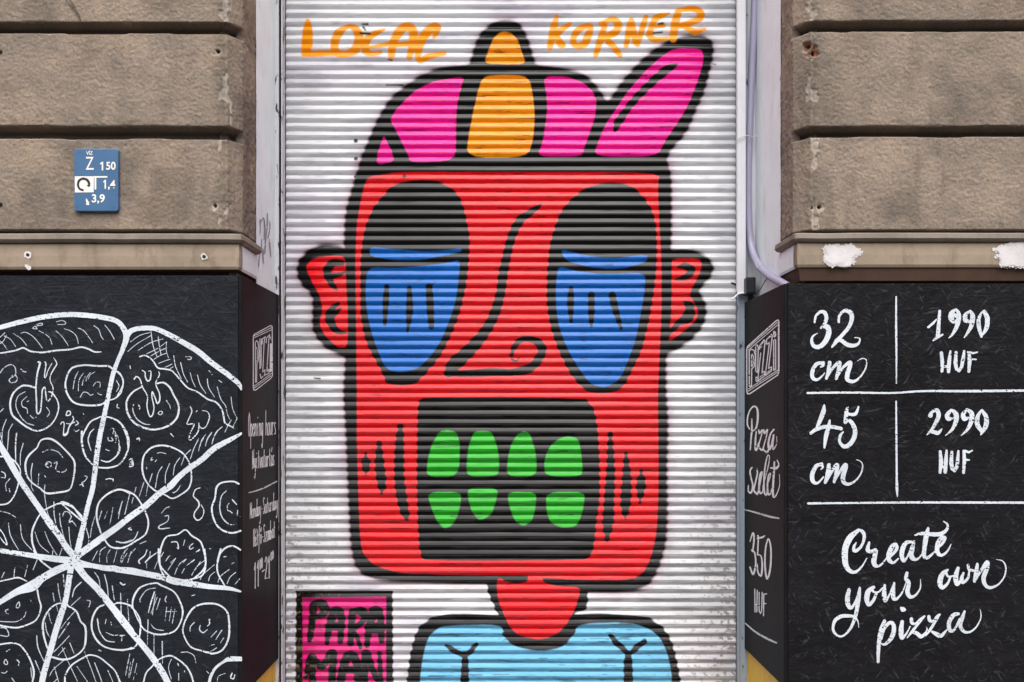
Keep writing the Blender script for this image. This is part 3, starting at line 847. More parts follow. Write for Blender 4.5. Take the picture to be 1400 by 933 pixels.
def shutter_mesh():
    x0, x1 = 387.0, 1008.5
    PERIOD = 11.915
    px = np.arange(x0, x1 + 0.4, 0.9)
    # slat section: tilt (degrees, + faces up) against position down the slat, valley to valley
    tt = np.array([0, .02, .09, .18, .27, .36, .43, .48, .508, .520, .532, .544, .560, .60, .66, .74, .82, .90, .96])
    def tilt(t):
        return np.interp(t, [0, 0.02, .08, .25, .46, .53, .585, .80, .97, 1.0], [0, 32, 31, 26, 23, 2, -21, -24, -26, -12])
    fine = np.linspace(0, 1, 801)
    dep = np.concatenate([[0], np.cumsum(np.tan(np.radians(tilt(fine[:-1]))) / 800)])
    dep -= dep[-1] * fine                                   # closes on itself
    dep *= 1.0
    prof = np.interp(tt, fine, dep)                         # outward, in slat heights
    notch = np.interp(tt, [.505, .518, .530, .542, .556], [0, 1, 1, 1, 0])
    pitch = PERIOD * S * RS
    rows_z = []; rows_o = []; rows_t = []; rows_n = []
    zj0 = ZC - (7.65 - CY) * S * RS
    for k in range(-46, 94):
        ztop = zj0 - (k - 0.53) * pitch
        low = min(1, max(0, (k - 10) / 60.0))
        vis = -2 <= k <= 80
        for q, (t, o, nn) in enumerate(zip(tt, prof, notch)):
            if not vis and q not in (0, 4, 9, 12, 15, 19): continue
            z = ztop - t * pitch
            if z < 0.01: continue
            rows_z.append(z); rows_o.append(o * pitch - nn * 0.0022 * (0.55 + 0.8 * low)); rows_t.append(t); rows_n.append(nn)
    z = np.array(rows_z); o = np.array(rows_o); t = np.array(rows_t); nn = np.array(rows_n)
    py = CY - (z - ZC) / (S * RS)
    nr, nc = len(z), len(px)
    print('shutter grid', nr, nc)
    col = np.empty((nr, nc, 3), np.float32)
    PX, PY = np.meshgrid(px, py)
    # bare white: patchy old paint, grey streaks, lilac haze
    n1 = fbm(PX * 0.018, PY * 0.30, 61, 4); n2 = fbm(PX * 0.05, PY * 0.5, 63, 4); n3 = fbm(PX * 0.006, PY * 0.01, 65, 3)
    w = WHITE[None, None, :] * (0.86 + 0.22 * n1[..., None])
    w = w * (1 - 0.22 * sstep(0.58, 0.8, n2)[..., None] * np.array((1.0, 0.98, 0.85)))
    w = w * (1 - 0.12 * sstep(0.45, 0.7, n3)[..., None] * np.array((0.7, 1.0, 0.6)))
    slat = np.floor((py - 7.65) / PERIOD + 0.5)
    rs = np.random.RandomState(5).rand(400)
    w = w * (0.93 + 0.10 * rs[(slat.astype(int) + 120) % 400])[:, None, None]
    sm = sstep(0.55, 0.72, fbm(PX * 0.012 + 40, PY * 0.06, 83, 4))
    w = w * (1 - 0.20 * sm[..., None] * np.array((1.0, 0.95, 0.88)))
    col[:] = w
    saw = np.cos(2 * np.pi * (t - 0.80))[:, None]           # spray clings to the undersides
    wobble = (fbm(PX * 0.10, PY * 0.10, 67, 3) - 0.5) * 1.2
    for L in layers:
        kind, P, c = L[0], L[1], np.array(L[2], np.float32)
        pad = 22 if kind == 'halo' else 5
        if kind == 'str': pad += P[:, 2].max() * 0.5
        i0, i1 = np.searchsorted(px, [P[:, 0].min() - pad, P[:, 0].max() + pad])
        j0, j1 = np.searchsorted(py, [P[:, 1].min() - pad, P[:, 1].max() + pad])
        if i1 <= i0 or j1 <= j0: continue
        X = PX[j0:j1, i0:i1]; Y = PY[j0:j1, i0:i1]
        if kind == 'str':
            f = np.full(X.shape, -50.0)
            for a, b in zip(P[:-1], P[1:]):
                m = max(a[2], b[2]) * 0.5 + 4
                a0, a1 = np.searchsorted(px[i0:i1], [min(a[0], b[0]) - m, max(a[0], b[0]) + m])
                b0, b1 = np.searchsorted(py[j0:j1], [min(a[1], b[1]) - m, max(a[1], b[1]) + m])
                if a1 > a0 and b1 > b0:
                    f[b0:b1, a0:a1] = np.maximum(f[b0:b1, a0:a1], seg_field(X[b0:b1, a0:a1], Y[b0:b1, a0:a1], a, b))
        else:
            f = poly_sd(X, Y, P)
        if kind == 'halo':
            al = L[3] * np.exp(-np.maximum(-f, 0) / L[4]) * (0.6 + 0.8 * fbm(X * 0.05, Y * 0.08, 69, 3))
            al = np.clip(al, 0, 1)[..., None]
        else:
            soft, amp = L[3], L[4]
            f = f + amp * saw[j0:j1] + wobble[j0:j1, i0:i1] * 0.5
            al = sstep(-soft, soft, f)[..., None]
        cc = c[None, None, :] * (0.84 + 0.30 * n1[j0:j1, i0:i1, None])
        if kind == 'fill' and c.max() > 0.1:                 # thin coats: the old paint grins through here and there
            thin = 0.20 * sstep(0.56, 0.80, n2[j0:j1, i0:i1]) + 0.55 * sstep(0.70, 0.76, fbm(X * 0.035, Y * 0.45, 85, 4))
            al = al * (1 - np.clip(thin, 0, 0.7)[..., None])
        col[j0:j1, i0:i1] = col[j0:j1, i0:i1] * (1 - al) + cc * al
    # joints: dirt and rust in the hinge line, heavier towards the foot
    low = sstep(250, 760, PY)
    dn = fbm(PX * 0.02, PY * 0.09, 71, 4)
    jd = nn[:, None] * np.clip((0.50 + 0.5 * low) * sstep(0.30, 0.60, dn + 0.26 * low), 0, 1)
    rust = np.array((0.055, 0.030, 0.018)) ; soot_dark = np.array((0.012, 0.010, 0.012))
    rc = rust + (soot_dark - rust) * low[..., None]
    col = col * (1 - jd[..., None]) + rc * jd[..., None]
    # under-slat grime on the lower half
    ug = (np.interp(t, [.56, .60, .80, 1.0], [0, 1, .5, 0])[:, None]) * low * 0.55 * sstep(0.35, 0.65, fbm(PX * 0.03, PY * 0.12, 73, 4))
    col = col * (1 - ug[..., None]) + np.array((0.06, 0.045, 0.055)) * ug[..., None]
    # worn flecks near both rails and the foot
    edge = np.maximum(np.exp(-(PX - 389) / 45.0), np.exp(-(1007 - PX) / 55.0)) * sstep(420, 900, PY) + 0.35 * sstep(860, 1000, PY)
    fl = fbm(PX * 0.22, PY * 0.30, 75, 4)
    face = np.interp(t, [0, .1, .3, .5, .6, 1], [0.6, 1, 1, .5, .3, .3])[:, None]
    fk = np.clip(sstep(0.66, 0.72, fl + 0.16 * edge - 0.02), 0, 1) * np.clip(edge * 1.5, 0, 1) * face * 0.8
    col = col * (1 - fk[..., None]) + np.array((0.16, 0.12, 0.085)) * fk[..., None]
    # rubbed edge along the left rail
    er = np.exp(-(PX - 387) / 2.2) * (0.4 + 0.8 * fbm(PX * 0.1, PY * 0.3, 77, 3))
    er = np.clip(np.maximum(er, np.exp(-(1008.5 - PX) / 1.6) * 0.7), 0, 1)
    col = col * (1 - er[..., None]) + np.array((0.03, 0.022, 0.02)) * er[..., None]
    X = (px - CX) * S * RS
    dent = 0.0030 * (fbm(PX * 0.012, PY * 0.012, 79, 3) - 0.5) + 0.0012 * (fbm(PX * 0.03 + slat[:, None] * 3.7, slat[:, None] * 1.9 + 0 * PX, 89, 2) - 0.5)
    V = np.empty((nr, nc, 3), np.float32)
    V[..., 0] = X[None, :]; V[..., 1] = YS - o[:, None] + dent
    sag = 0.0013 * (fbm(PX * 0.007, PY * 0.085, 81, 3) - 0.5) * 2
    V[..., 2] = z[:, None] + sag
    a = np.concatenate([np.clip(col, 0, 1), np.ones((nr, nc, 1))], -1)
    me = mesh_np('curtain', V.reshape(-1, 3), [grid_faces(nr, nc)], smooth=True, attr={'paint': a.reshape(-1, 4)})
    return me
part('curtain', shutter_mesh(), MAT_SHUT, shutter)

def wx(px, y): return (px - CX) * S * (1 + y / D)
# guide rails: folded channel with a front flange and an inner lip
ztop = 4.20
def rail(side):
    if side < 0:
        a, b = wx(375.5, .478), wx(386.3, .478)
        V = [(a, wx(381.2, .478), .478, .486), (wx(384.2, .474), b, .474, .520)]
    else:
        a, b = wx(1008.6, .500), wx(1015.0, .500)
        V = [(a + 0.004, b + 0.02, .502, .510), (a, a + 0.006, .497, .520), (a, b + 0.004, .545, .556)]
    me = box_mesh('guide_rail', *[(x0, x1, y0, y1, 0.0, ztop) for x0, x1, y0, y1 in V], bev=0.001)
    part('guide_rail', me, MAT_RAIL if side < 0 else MAT_RAIL_R, shutter)
    xs = (wx(376.5, .52), wx(390.5, .52)) if side < 0 else (wx(1006.5, .52), wx(1009.5, .52))
    me = box_mesh('rail_channel', (xs[0], xs[1], .522, .545, 0.0, ztop), bev=0.0008)
    part('rail_channel', me, MAT_RUST, shutter, 'rusty inner edge of the guide rail')
rail(-1); rail(1)

# ------------------------------------------------------------------ menu boards
YB = -0.010
XBL, XBR = -0.8200, 0.8490
ZB_L = (ZC - (953 - CY) * S * (1 + YB / D), ZC - (377 - CY) * S * (1 + YB / D))
ZB_R = (ZC - (940 - CY) * S * (1 + YB / D), ZC - (388 - CY) * S * (1 + YB / D))

board_l = thing('menu_board', 'black board box left of the shutter with a huge white sliced pizza drawing', 'menu board', (-1.2, 0, ZB_L[0]))
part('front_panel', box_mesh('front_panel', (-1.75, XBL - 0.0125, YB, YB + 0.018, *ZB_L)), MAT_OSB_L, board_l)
part('side_panel', box_mesh('side_panel', (XBL - 0.012, XBL, YB + 0.0012, 0.478, *ZB_L)), MAT_SIDE, board_l)
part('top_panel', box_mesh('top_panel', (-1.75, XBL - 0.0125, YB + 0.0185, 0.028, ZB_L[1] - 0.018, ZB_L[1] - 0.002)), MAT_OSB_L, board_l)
board_r = thing('menu_board', 'black board box right of the shutter lettered with 32 cm and 45 cm prices', 'menu board', (1.3, 0, ZB_R[0]))
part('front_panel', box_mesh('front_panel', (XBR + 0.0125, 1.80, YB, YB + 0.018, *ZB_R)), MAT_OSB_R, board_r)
part('side_panel', box_mesh('side_panel', (XBR, XBR + 0.012, YB + 0.0012, 0.545, *ZB_R)), MAT_SIDE, board_r)
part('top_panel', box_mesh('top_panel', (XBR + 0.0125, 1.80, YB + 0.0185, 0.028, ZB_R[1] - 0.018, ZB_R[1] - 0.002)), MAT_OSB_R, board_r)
FR = plane_y(YB - 0.0012)

def screws(board, pts, mat):
    for x, y in pts:
        c = W(x, y, YB - 0.0012); n = 14; r = 0.0034
        V = [(c[0] + r * math.cos(6.2832 * k / n), YB + 0.001, c[2] + r * math.sin(6.2832 * k / n)) for k in range(n)]
        V += [(c[0] + r * .8 * math.cos(6.2832 * k / n), YB - 0.0012, c[2] + r * .8 * math.sin(6.2832 * k / n)) for k in range(n)] + [(c[0], YB - 0.0006, c[2])]
        Q = [(k, (k + 1) % n, n + (k + 1) % n, n + k) for k in range(n)]; T = [(2 * n, n + k, n + (k + 1) % n) for k in range(n)]
        part('screw_head', mesh_np('screw_head', V, [Q, T]), mat, board)
screws(board_l, ((70, 400), (292, 405), (320, 640), (292, 575)), MAT_SIDE)
screws(board_r, ((1103, 408), (1262, 406), (1277, 829), (1092, 640), (1092, 860)), MAT_BLACKPL)

# ---- pizza
A_, B_, C_, D_, E_, F_ = (0, 420, 5.183), (160, 430, 5.183), (0, 590, 5.183), (160, 590, 5.183), (0, 753, 5.183), (160, 753, 5.183)
sh = Sheet(-14, 420, 331.2, 952, 0.4)
sh.thin = Sheet(-14, 420, 331.2, 952, 0.4); sh.lim = 1.78
# thick slice lines and crust
sh.script('''-60,162,34 0,145,34 150,105,38 300,72,38 460,54,38 600,58,38 740,76,38 830,102,38 880,160,42 895,215,46 870,300,36 835,380,30 800,480,34 770,620,34 745,740,36 715,880,38''', A_, 36)
sh.script('''64,165,44 90,125,40 130,105,36 190,98,36 270,102,36 370,145,38 470,200,40 570,260,42 680,350,40 790,430,38 860,490,34 882,530,18''', B_, 36)
sh.script('''715,-10,38 690,140,40 672,290,38 655,410,38 625,520,36 595,650,38 560,800,46 540,900,50
-60,0,46 0,100,46 60,200,50 140,340,46 220,460,44 290,560,44 350,650,50 420,740,48 470,820,48 530,890,50
-60,832,36 0,845,36 130,865,36 260,885,40 400,905,48 520,915,50''', C_, 40)
sh.script('''880,16,18 800,60,34 690,120,44 600,200,42 520,255,42 440,320,42 380,385,50 300,440,46 200,530,46 100,600,46 0,680,46 -100,750,50 -250,860,50 -310,910,50''', D_, 44)
sh.script('''540,90,70 640,105,38 750,125,42 810,127,46 870,142,38 933,148,36
500,100,50 400,140,56 300,195,56 230,250,78 120,292,50 0,365,38 -60,400,36
505,100,46 490,200,44 465,350,42 430,460,46 395,570,46 365,680,46 330,800,44 300,920,46 290,1030,46
535,90,60 600,180,50 690,270,50 770,370,50 850,470,52 930,570,46''', E_, 44)
sh.script('''-5,135,40 100,145,52 200,165,46 330,190,46 400,215,52 520,235,46 650,255,38 790,268,30 875,290,14
0,455,44 110,590,46 180,670,44 260,770,48 320,860,48 365,945,46 420,1040,44''', F_, 44)
# toppings, medium line
sh.script('''-20,330,14 60,318 120,305 165,290,16 220,315 300,322 400,308 500,300 570,285,16 620,295 670,318 718,318,8
o525,425,17 600,412 690,418 770,420 810,450 850,470,12 872,530,13 860,600 820,645 760,665 720,690,18 650,698 560,690 510,665 475,610,17 463,550 475,490 495,450
250,572,16 200,558,18 150,562 95,610 72,680,19 85,760 130,805 190,850,16 265,878,15 340,850 390,795,12 415,720 405,660 370,610 345,600,9
270,390,14 283,400,20 265,470,15 255,570,14 258,660 262,750,14 285,740 295,660,12 300,590 318,570,12 325,620 335,668,10 362,640 376,590,9 372,560 355,520,9 360,480 385,435,12 402,400,10 380,360,5
318,388,9 325,410,11 315,490,11 325,495 340,450,8 368,400,7
0,468,8 30,430 75,408,9 105,425 112,470 100,490 78,500 65,520,10 80,535 110,532 122,505 105,480,9 85,485,7
148,440,9 168,458 190,460,8
470,760,10 478,738 498,742,11 495,765 468,768
430,830,9 440,815 455,825 450,880 452,910,13 475,900 490,850 520,800,11 515,775,8
470,825,8 500,828 530,815
540,805,7 555,825,9 535,838
525,870,7 540,882 560,870,6
590,755,6 594,762,6
832,690,8 830,712 845,716,7
580,930,16 600,880 640,815,14 690,788 730,775,12 800,790,16 860,830 905,930,18
625,930,10 640,890 665,865,8
780,868,6 805,860 800,900,7
815,900,8 822,930,7
215,768,7 235,788,8 258,780,6''', A_, 15)
sh.script('''30,205,6 75,230 110,280,6
95,188,6 150,225 190,275,6
150,185,6 185,180 240,215 300,290,6
275,168,6 325,195 355,225 368,265,6
395,168,6 440,210 485,275,6
455,155,6 500,170 540,205 555,260,6
555,150,6 590,165 620,200 655,252,6
665,132,6 700,160 715,205 732,230,6
742,128,6 780,175 810,230,6
0,215,6 35,182,6
0,260,6 25,240 45,200,6
0,240,6 25,265 50,300,6
230,150,6 260,125 295,115,7 298,128 255,135,8 262,155 235,152
400,105,6 435,96 462,105 460,122 410,124,7
555,455,8 530,510 518,580,6
590,470,7 560,520 555,595,6
605,490,6 590,520 582,555,6
640,465,7 615,500 610,525,6
672,460,6 640,480 625,510,6
660,560,6 680,535 708,535 708,570,6
568,640,7 590,605 620,608 640,625 660,618,6
690,608,6 705,620 722,622,5
825,520,7 842,560 825,600,5
180,600,7 130,630 112,690,8 130,750 180,815 240,838,6
190,635,7 155,670 160,705,8 190,720 195,755,6
330,712,8 352,745 335,778,7
205,665,6 190,672,5
0,745,6 25,720,6
45,795,8 18,870 15,935,7
90,828,7 62,880 60,935,7
115,895,6 112,935,6''', A_, 6)
sh.script('''160,300,12 200,292,13 240,315 265,345,14 290,380,14 340,388 390,402,13 440,455 500,520,14 570,550 640,600,15 700,622 740,670,15 755,720,17 765,770,13 800,790 825,805,8
285,490,16 330,484,17 375,520 400,570,16 435,640,18 430,720,19 380,780 300,812,17 220,812,19 130,775,19 80,710,19 66,640,17 80,590 120,545,15 180,512,11
122,460,12 140,440,13 165,465,11 180,515 215,580,10 212,650 230,720,12 250,715 262,660,11 248,590 250,550,12 270,590 285,632,13 302,610 300,560,11 275,500,9 280,470 300,430,9 295,405,7
178,398,10 198,410 200,440,12 215,472,14 235,460 240,405,9 222,404,6
o308,685,8 322,695 310,712 292,702
150,640,10 162,660 158,672,8
118,640,9 112,680,10 140,740 190,775 235,782,5
350,610,8 365,635,7
372,640,6 380,670,5
520,655,10 530,690 505,750,9 498,778 545,780,13 520,840,10 512,885,13 535,880 575,830,11 580,770,7
605,682,7 640,690 655,730,11 630,795,10 600,808 580,785,6
92,365,9 95,385,8
140,885,14 155,878,15 160,895,8
380,845,9 400,868,6
562,690,8 568,682,6
487,300,8 525,303,9 520,320 500,318,7
648,395,8 662,410,7
672,425,5 680,432,5
722,468,7 742,482,6
0,750,16 40,790 70,850,18 80,930,20
0,405,11 38,450,11 42,500 0,580,9
0,480,6 14,500 8,530,6''', B_, 14)
sh.script('''75,265,6 140,210 242,150,6
95,195,6 160,150 230,130,6
150,255,6 240,200 325,175,6
210,280,6 290,240 352,195,6
240,295,6 300,260 352,238,6
260,320,6 310,290 352,275,6
295,348,6 340,330 375,318,6
340,375,6 365,365 390,352,6
375,385,6 398,372,5
240,118,7 255,220 285,305,6
292,160,7 300,225 312,285,6
352,195,5 348,250 365,310,5
402,292,7 415,370 455,455,6
450,340,7 470,420 500,480,5
515,395,6 530,460 555,515,5
570,430,7 590,500 630,560,6
640,458,7 650,520 690,585,6
710,515,7 735,600 770,650,7 780,700 798,745,6
808,585,6 820,670 850,735,6
850,740,6 820,800,6
812,745,8 785,790 765,835,5
745,798,8 700,840 672,920,6
672,835,6 640,880 628,930,6
630,850,5 600,890 590,935,5
578,880,5 555,930,5''', B_, 6)
sh.script('''o278,80,14 300,58 350,52,19 400,75 460,130,15 520,200,17 530,260 515,360,14 490,415 420,432,18 330,438 280,400,14 225,362,14 190,310,17 180,230,19 205,170 260,118,13
o435,508,14 500,520,15 545,570,17 590,640,16
-20,178,16 60,185,14 120,230,14 145,290,11 125,390,13 95,465 55,510,14 0,520,15 -25,515
580,0,18 580,80,20 605,175,16 655,235,12
690,255,14 770,258,17 850,230,14 900,150,16 912,70,20 895,0,18
630,30,8 625,70,11 645,135,7
715,205,10 770,215,14 830,170,12 850,120 840,90,6
750,128,8 775,138,6
765,42,7 770,65,9 800,65 790,45
812,0,7 825,30 818,80,7
580,600,14 540,560 500,530 430,510 370,530,14 310,560,12
310,560,14 270,610 230,700,19 228,780 250,850,17 290,920,14
922,440,14 850,412,18 770,440,18 705,500,16 685,570,18 690,640 715,720,14
740,765,14 780,815,15 850,828,16 933,800,12
750,340,10 775,335 802,340 800,352,8
600,315,7 618,325 600,352 580,365,8 590,390,9
565,380,6 590,372,6
0,565,7 60,580 110,608,6
0,695,10 30,740 50,800,12 30,790 0,750,8
320,240,7 335,218 360,220 362,245 340,255 325,240,7 345,225
385,225,9 405,220 395,270,8 430,290 465,280,11 470,268,6
315,315,9 325,325,5
445,600,8 455,572,9 485,572 505,605,9 490,635,9 515,640,8 540,672,5
490,645,10 512,635,10
270,380,6 275,300,6
300,148,7 350,130 410,145 445,185,6
230,228,9 220,290 225,345,7
225,350,6 222,390 238,425,5
318,380,8 315,440 330,545,6
330,548,6 345,600 375,640,6
382,500,8 385,600 410,710,6
422,575,7 430,660 465,790,6
488,678,7 495,770 512,855,6
60,650,7 75,740 130,838,6
145,660,7 160,760 225,840,6
248,712,6 280,800 345,858,7
318,710,6 350,790 405,878,6
375,845,7 370,885,6
440,830,6 420,885,6
610,685,9 630,760 622,810,7
672,605,6 650,680 640,750,7
720,565,8 700,630,6
760,568,6 740,620,5
800,540,6 790,600 778,655,6
868,490,6 850,560 838,620,6
920,440,6 900,520 885,585,6
0,10,7 18,80,6
62,0,8 52,140,6
118,15,12 110,100 112,220,7
165,85,8 145,160 145,240,6
10,285,9 35,300 35,330 10,325,8
70,335,8 40,375 45,420,9
65,405,8 70,430,7
690,848,7 655,915,6
750,818,7 712,850 705,925,6
780,840,6 758,880 758,930,6
830,840,6 805,930,6
885,845,6 862,930,6
930,850,6 905,930,6
815,775,9 870,788 933,770,7
910,690,12 933,700,8
912,205,9 933,198,10 933,250,9 915,250,7
455,20,10 470,15 480,0,8''', C_, 12)
sh.script('''o258,110,18 330,100,17 410,122,15 470,160,15 512,225,14 528,320,15 510,400 450,450,13 390,475,14 340,450,12 270,420,16 210,360,14 180,280,18 185,190,16 215,140,16
0,412,14 60,420,16 125,452 175,520,14 205,580,15 222,650,15 200,730,14 120,785,15 50,825,14 0,825,16
o485,698,14 530,740,15 590,780 615,850,16 628,930,16 612,1010 560,1040,14 470,1055 380,1050 320,1000 300,900,19 320,800,17 355,745,15 430,730,13
862,372,17 820,355,15 740,365,15 705,400,19 695,470,16 672,540,17 685,620,16 730,690,17 810,720,17 875,705,18
875,840,15 830,815,17 780,820,16 730,865,18 712,930,19
590,400,6 555,415,9 542,460,11 575,495,15 580,530,13 550,575,11 548,610,12 575,630,12 605,605,9 615,560,9 595,520,6
775,422,8 740,460 728,540,10 745,610 790,655 830,662,7
800,505,7 782,525 785,560,8 800,565 815,578,8
818,485,13 848,520,7
855,560,9 852,595,7
865,600,5 872,605,5
315,580,6 345,545 370,535,8
340,600,9 365,600,8 355,640,7 300,670,11 305,690 372,685,8
385,785,9 425,785 435,830,10 425,825,8
480,770,7 470,808,5
540,795,9 515,815 518,835,9 540,825,7
560,855,6 585,838,10 575,850,6
655,830,6 662,832,6
755,890,6 775,885,7
285,155,6 310,150 345,158,7
248,185,8 240,205 255,200,7
270,215,6 282,200,5
210,255,8 210,268,6
400,435,9 425,420 448,385,5
395,432,7 405,436
320,250,7 290,300 272,400,6
372,228,7 345,300 342,365,6
445,188,8 410,240 398,310,6
478,175,7 455,240,6
520,132,8 485,165,6
575,60,7 545,120 520,195,6
615,45,6 590,90 578,140,6
668,15,6 640,60 625,105,6
712,0,6 685,45 672,90,6
250,298,8 230,360,8
220,370,6 205,465,5
190,362,7 158,460,6
135,395,6 105,510,5
92,430,6 55,590,6
38,492,6 8,585,5
-5,785,7 60,790,9 120,765 148,710,6
78,690,7 95,685,10 100,698,6
160,798,7 205,778,6
75,830,6 35,880 25,925,6
130,830,6 90,880 78,925,6
212,840,10 195,880 155,915,14 160,935
235,850,8 230,890 200,925,8
330,855,6 312,890,5
290,855,10 240,890 200,930,9
365,885,6 345,920,6
415,900,6 380,930,6
490,905,6 470,930,6
548,908,6 520,930,6
0,20,6 12,60 15,110 0,165,8
85,205,10 105,195,10 115,240,9 92,248,9 95,215,7''', D_, 12)
sh.script('''-20,222,12 60,205,12 130,192,15 190,218,9
265,280,18 275,340,14 290,400,17 270,470,14 230,510 130,545,17 50,540 -20,525,14
-20,500,7 60,505 120,502 170,470 185,430,6
45,440,7 38,425 65,415,8
o118,385,7 135,365,9 138,395,8 118,408,7
45,445,6 60,450
215,350,5 230,372,5
0,545,11 40,550,11 62,590,8 50,608 0,600,8
0,665,15 80,655,14 140,670 190,730,15 225,800,17 240,870,18 225,950,16
o40,772,10 55,795,9 45,808,9 28,795,8
45,715,7 70,700,7
120,775,12 135,790,9 130,815,6
10,865,7 35,868 50,855,7
85,905,9 105,935,8
480,385,12 440,372,14 390,385 340,430,15 305,510,20 310,600,19 335,690,15
480,392,14 540,430,17 570,500,16 605,545,20 605,650 580,710,14 510,760,16 440,772,20 370,755,17
235,135,8 265,60,6
240,0,16 265,45,17 310,90 375,140,15
320,510,8 330,570 350,612,6
345,440,7 355,490 372,525,6
375,300,7 385,360,6
410,235,8 418,300 432,360,6
448,170,9 455,255,7
400,390,6 412,435,5
575,225,11 530,270 512,330,7
570,330,7 505,390,6
530,430,6 470,500 430,555,5
490,510,10 450,570 415,620,6
490,605,7 440,660 380,720,6
460,690,6 410,745,5
440,685,6 480,780 550,930,6
495,655,7 525,730,6
598,715,7 640,820 680,930,7
670,795,9 700,870 722,930,7
765,850,7 800,930,6
545,820,5 620,930,6
450,780,6 380,840 350,890,5
410,905,7 380,935,6
385,825,8 415,930,7
260,605,10 270,690 312,785,7
250,780,8 290,875,6
218,830,8 225,900,7
615,352,7 640,360 630,400,7
850,228,7 870,245 885,240,6
670,155,7 700,200 712,280,6
740,170,9 760,250 768,345,7
795,250,8 810,350,6
855,300,6 860,450,6
905,345,5 912,510,5
460,935,18 465,880,16 510,810,15 600,755,15 640,740,14 700,755 760,800,14 820,860 855,950,17
735,385,15 690,410,16 655,480,18 652,560,17 690,640,19 760,690,15 870,705,19 933,690,16
690,485,10 705,570 750,635 810,648,7
690,480,7 700,520
752,488,7 745,520,6
785,505,7 790,528,6
752,580,7 800,600 835,598,6
848,605,6 870,605,5
862,610,7 865,635,6
700,705,11 718,712,7
810,380,10 850,370,13 933,390,13
920,730,6 890,885,6
925,790,5 910,900,5
195,105,7 175,185,6
105,120,9 98,190,6
30,155,9 10,195,7''', E_, 12)
sh.script('''o275,230,15 310,245,15 400,290,14 445,360,16 466,440,17 440,530,13 390,580,16 290,595,16 210,570,14 170,530,12 115,410,12 115,340,18 150,275,17 200,245,13
o640,375,19 720,385,16 780,435,16 795,520,19 790,620,18 750,700,16 680,730,18 600,710,14 520,680,14 470,590,14 475,520,14 520,430,19 570,390,15
0,370,15 70,380,14 130,430 165,500,14 160,600,17 130,680,14 80,700,15 0,705,14
880,768,34 800,768,38 760,785,22 700,830,20 665,890,22 650,950,24
185,950,15 205,870,14 250,820,13 290,775,12 370,745,16 430,770,14 490,820,15 525,880,15 545,950,16
275,265,6 210,280 165,340,10 165,365,6
240,520,7 270,555 340,568,8
265,295,13 240,370 222,440,7
285,330,6 240,445,5
305,340,9 280,420,5
272,310,6 250,455,8
350,325,10 340,350 350,365,6
345,432,7 420,432,7
352,400,6 340,500,6
385,405,6 370,500,6
410,415,6 392,515,6
590,530,8 585,560,11 610,582,9 640,560,7
655,490,16 655,520,9 640,535,6
548,508,8 520,540 518,572,6
705,570,7 665,615,5
742,565,9 700,630,6
755,620,7 732,655,5
690,665,5 655,675,5
610,715,6 660,715 705,690,8
455,722,7 500,720 545,745 558,795,6
530,320,8 550,314,7
25,225,9 40,240 60,238,7
25,300,6 28,450,6
72,350,6 85,510,6
220,490,9 215,670,6
262,595,7 262,740,6
320,645,11 322,800,6
90,735,8 62,870,6
118,765,7 88,900,6
140,800,6 115,915,6
140,872,8 140,890,6
385,770,6 365,830 385,910,6
430,800,10 436,815,7
478,852,8 480,860,7
437,870,7 437,920,6
768,870,6 720,890 710,925,7
815,870,12 805,900,9 825,908,10 835,880,8
635,855,7 650,870,7
15,600,5 55,600,5
36,600,7 32,640,7
295,-10,19 300,90,16 340,150,15 385,195,14
620,-10,15 628,90,16 600,150,16 520,215,12
735,-10,18 712,80,16 715,160,14 770,260,13
330,15,5 300,50 265,130,5
375,35,6 340,80,5
415,55,8 360,140,6
490,60,8 440,100 408,170,6
548,68,7 490,110 460,160,6
590,80,6 530,170,6
620,70,6 560,120 530,175,6
690,100,5 610,170 590,205,6
695,150,6 660,180 648,215,6
795,135,7 735,180 715,225,6
840,155,7 800,190 780,235,6
870,200,6 835,240,5
210,90,5 210,125,5
70,20,5 35,80,5
775,40,6 760,45,6
830,85,5 810,95,5
0,880,14 30,950,16''', F_, 12)
sh.rough(0.4, 0.30, 3)
part('pizza_drawing', sh.mesh('pizza_drawing', FR), MAT_CHALK, board_l)
sh.thin.rough(0.4, 0.45, 8)
part('pizza_hatching', sh.thin.mesh('pizza_hatching', plane_y(YB - 0.0008)), MAT_CHALK_T, board_l)

# ---- right board lettering
def letters(parent, fr, txt, w, box, label=None, mat=None, fn=FR, rough=(0.4, 0.24), name='lettering', res=0.3, seed=3):
    s_ = Sheet(*box, res)
    s_.k = 1.0 if fn is FR or res < 0.2 else 1.18
    for f_, t_ in (zip(fr, txt) if isinstance(fr, list) else [(fr, txt)]): s_.script(t_, f_, w)
    s_.rough(rough[0], rough[1], seed)
    return part(name, s_.mesh(name, fn), mat or MAT_CHALK, parent, label)

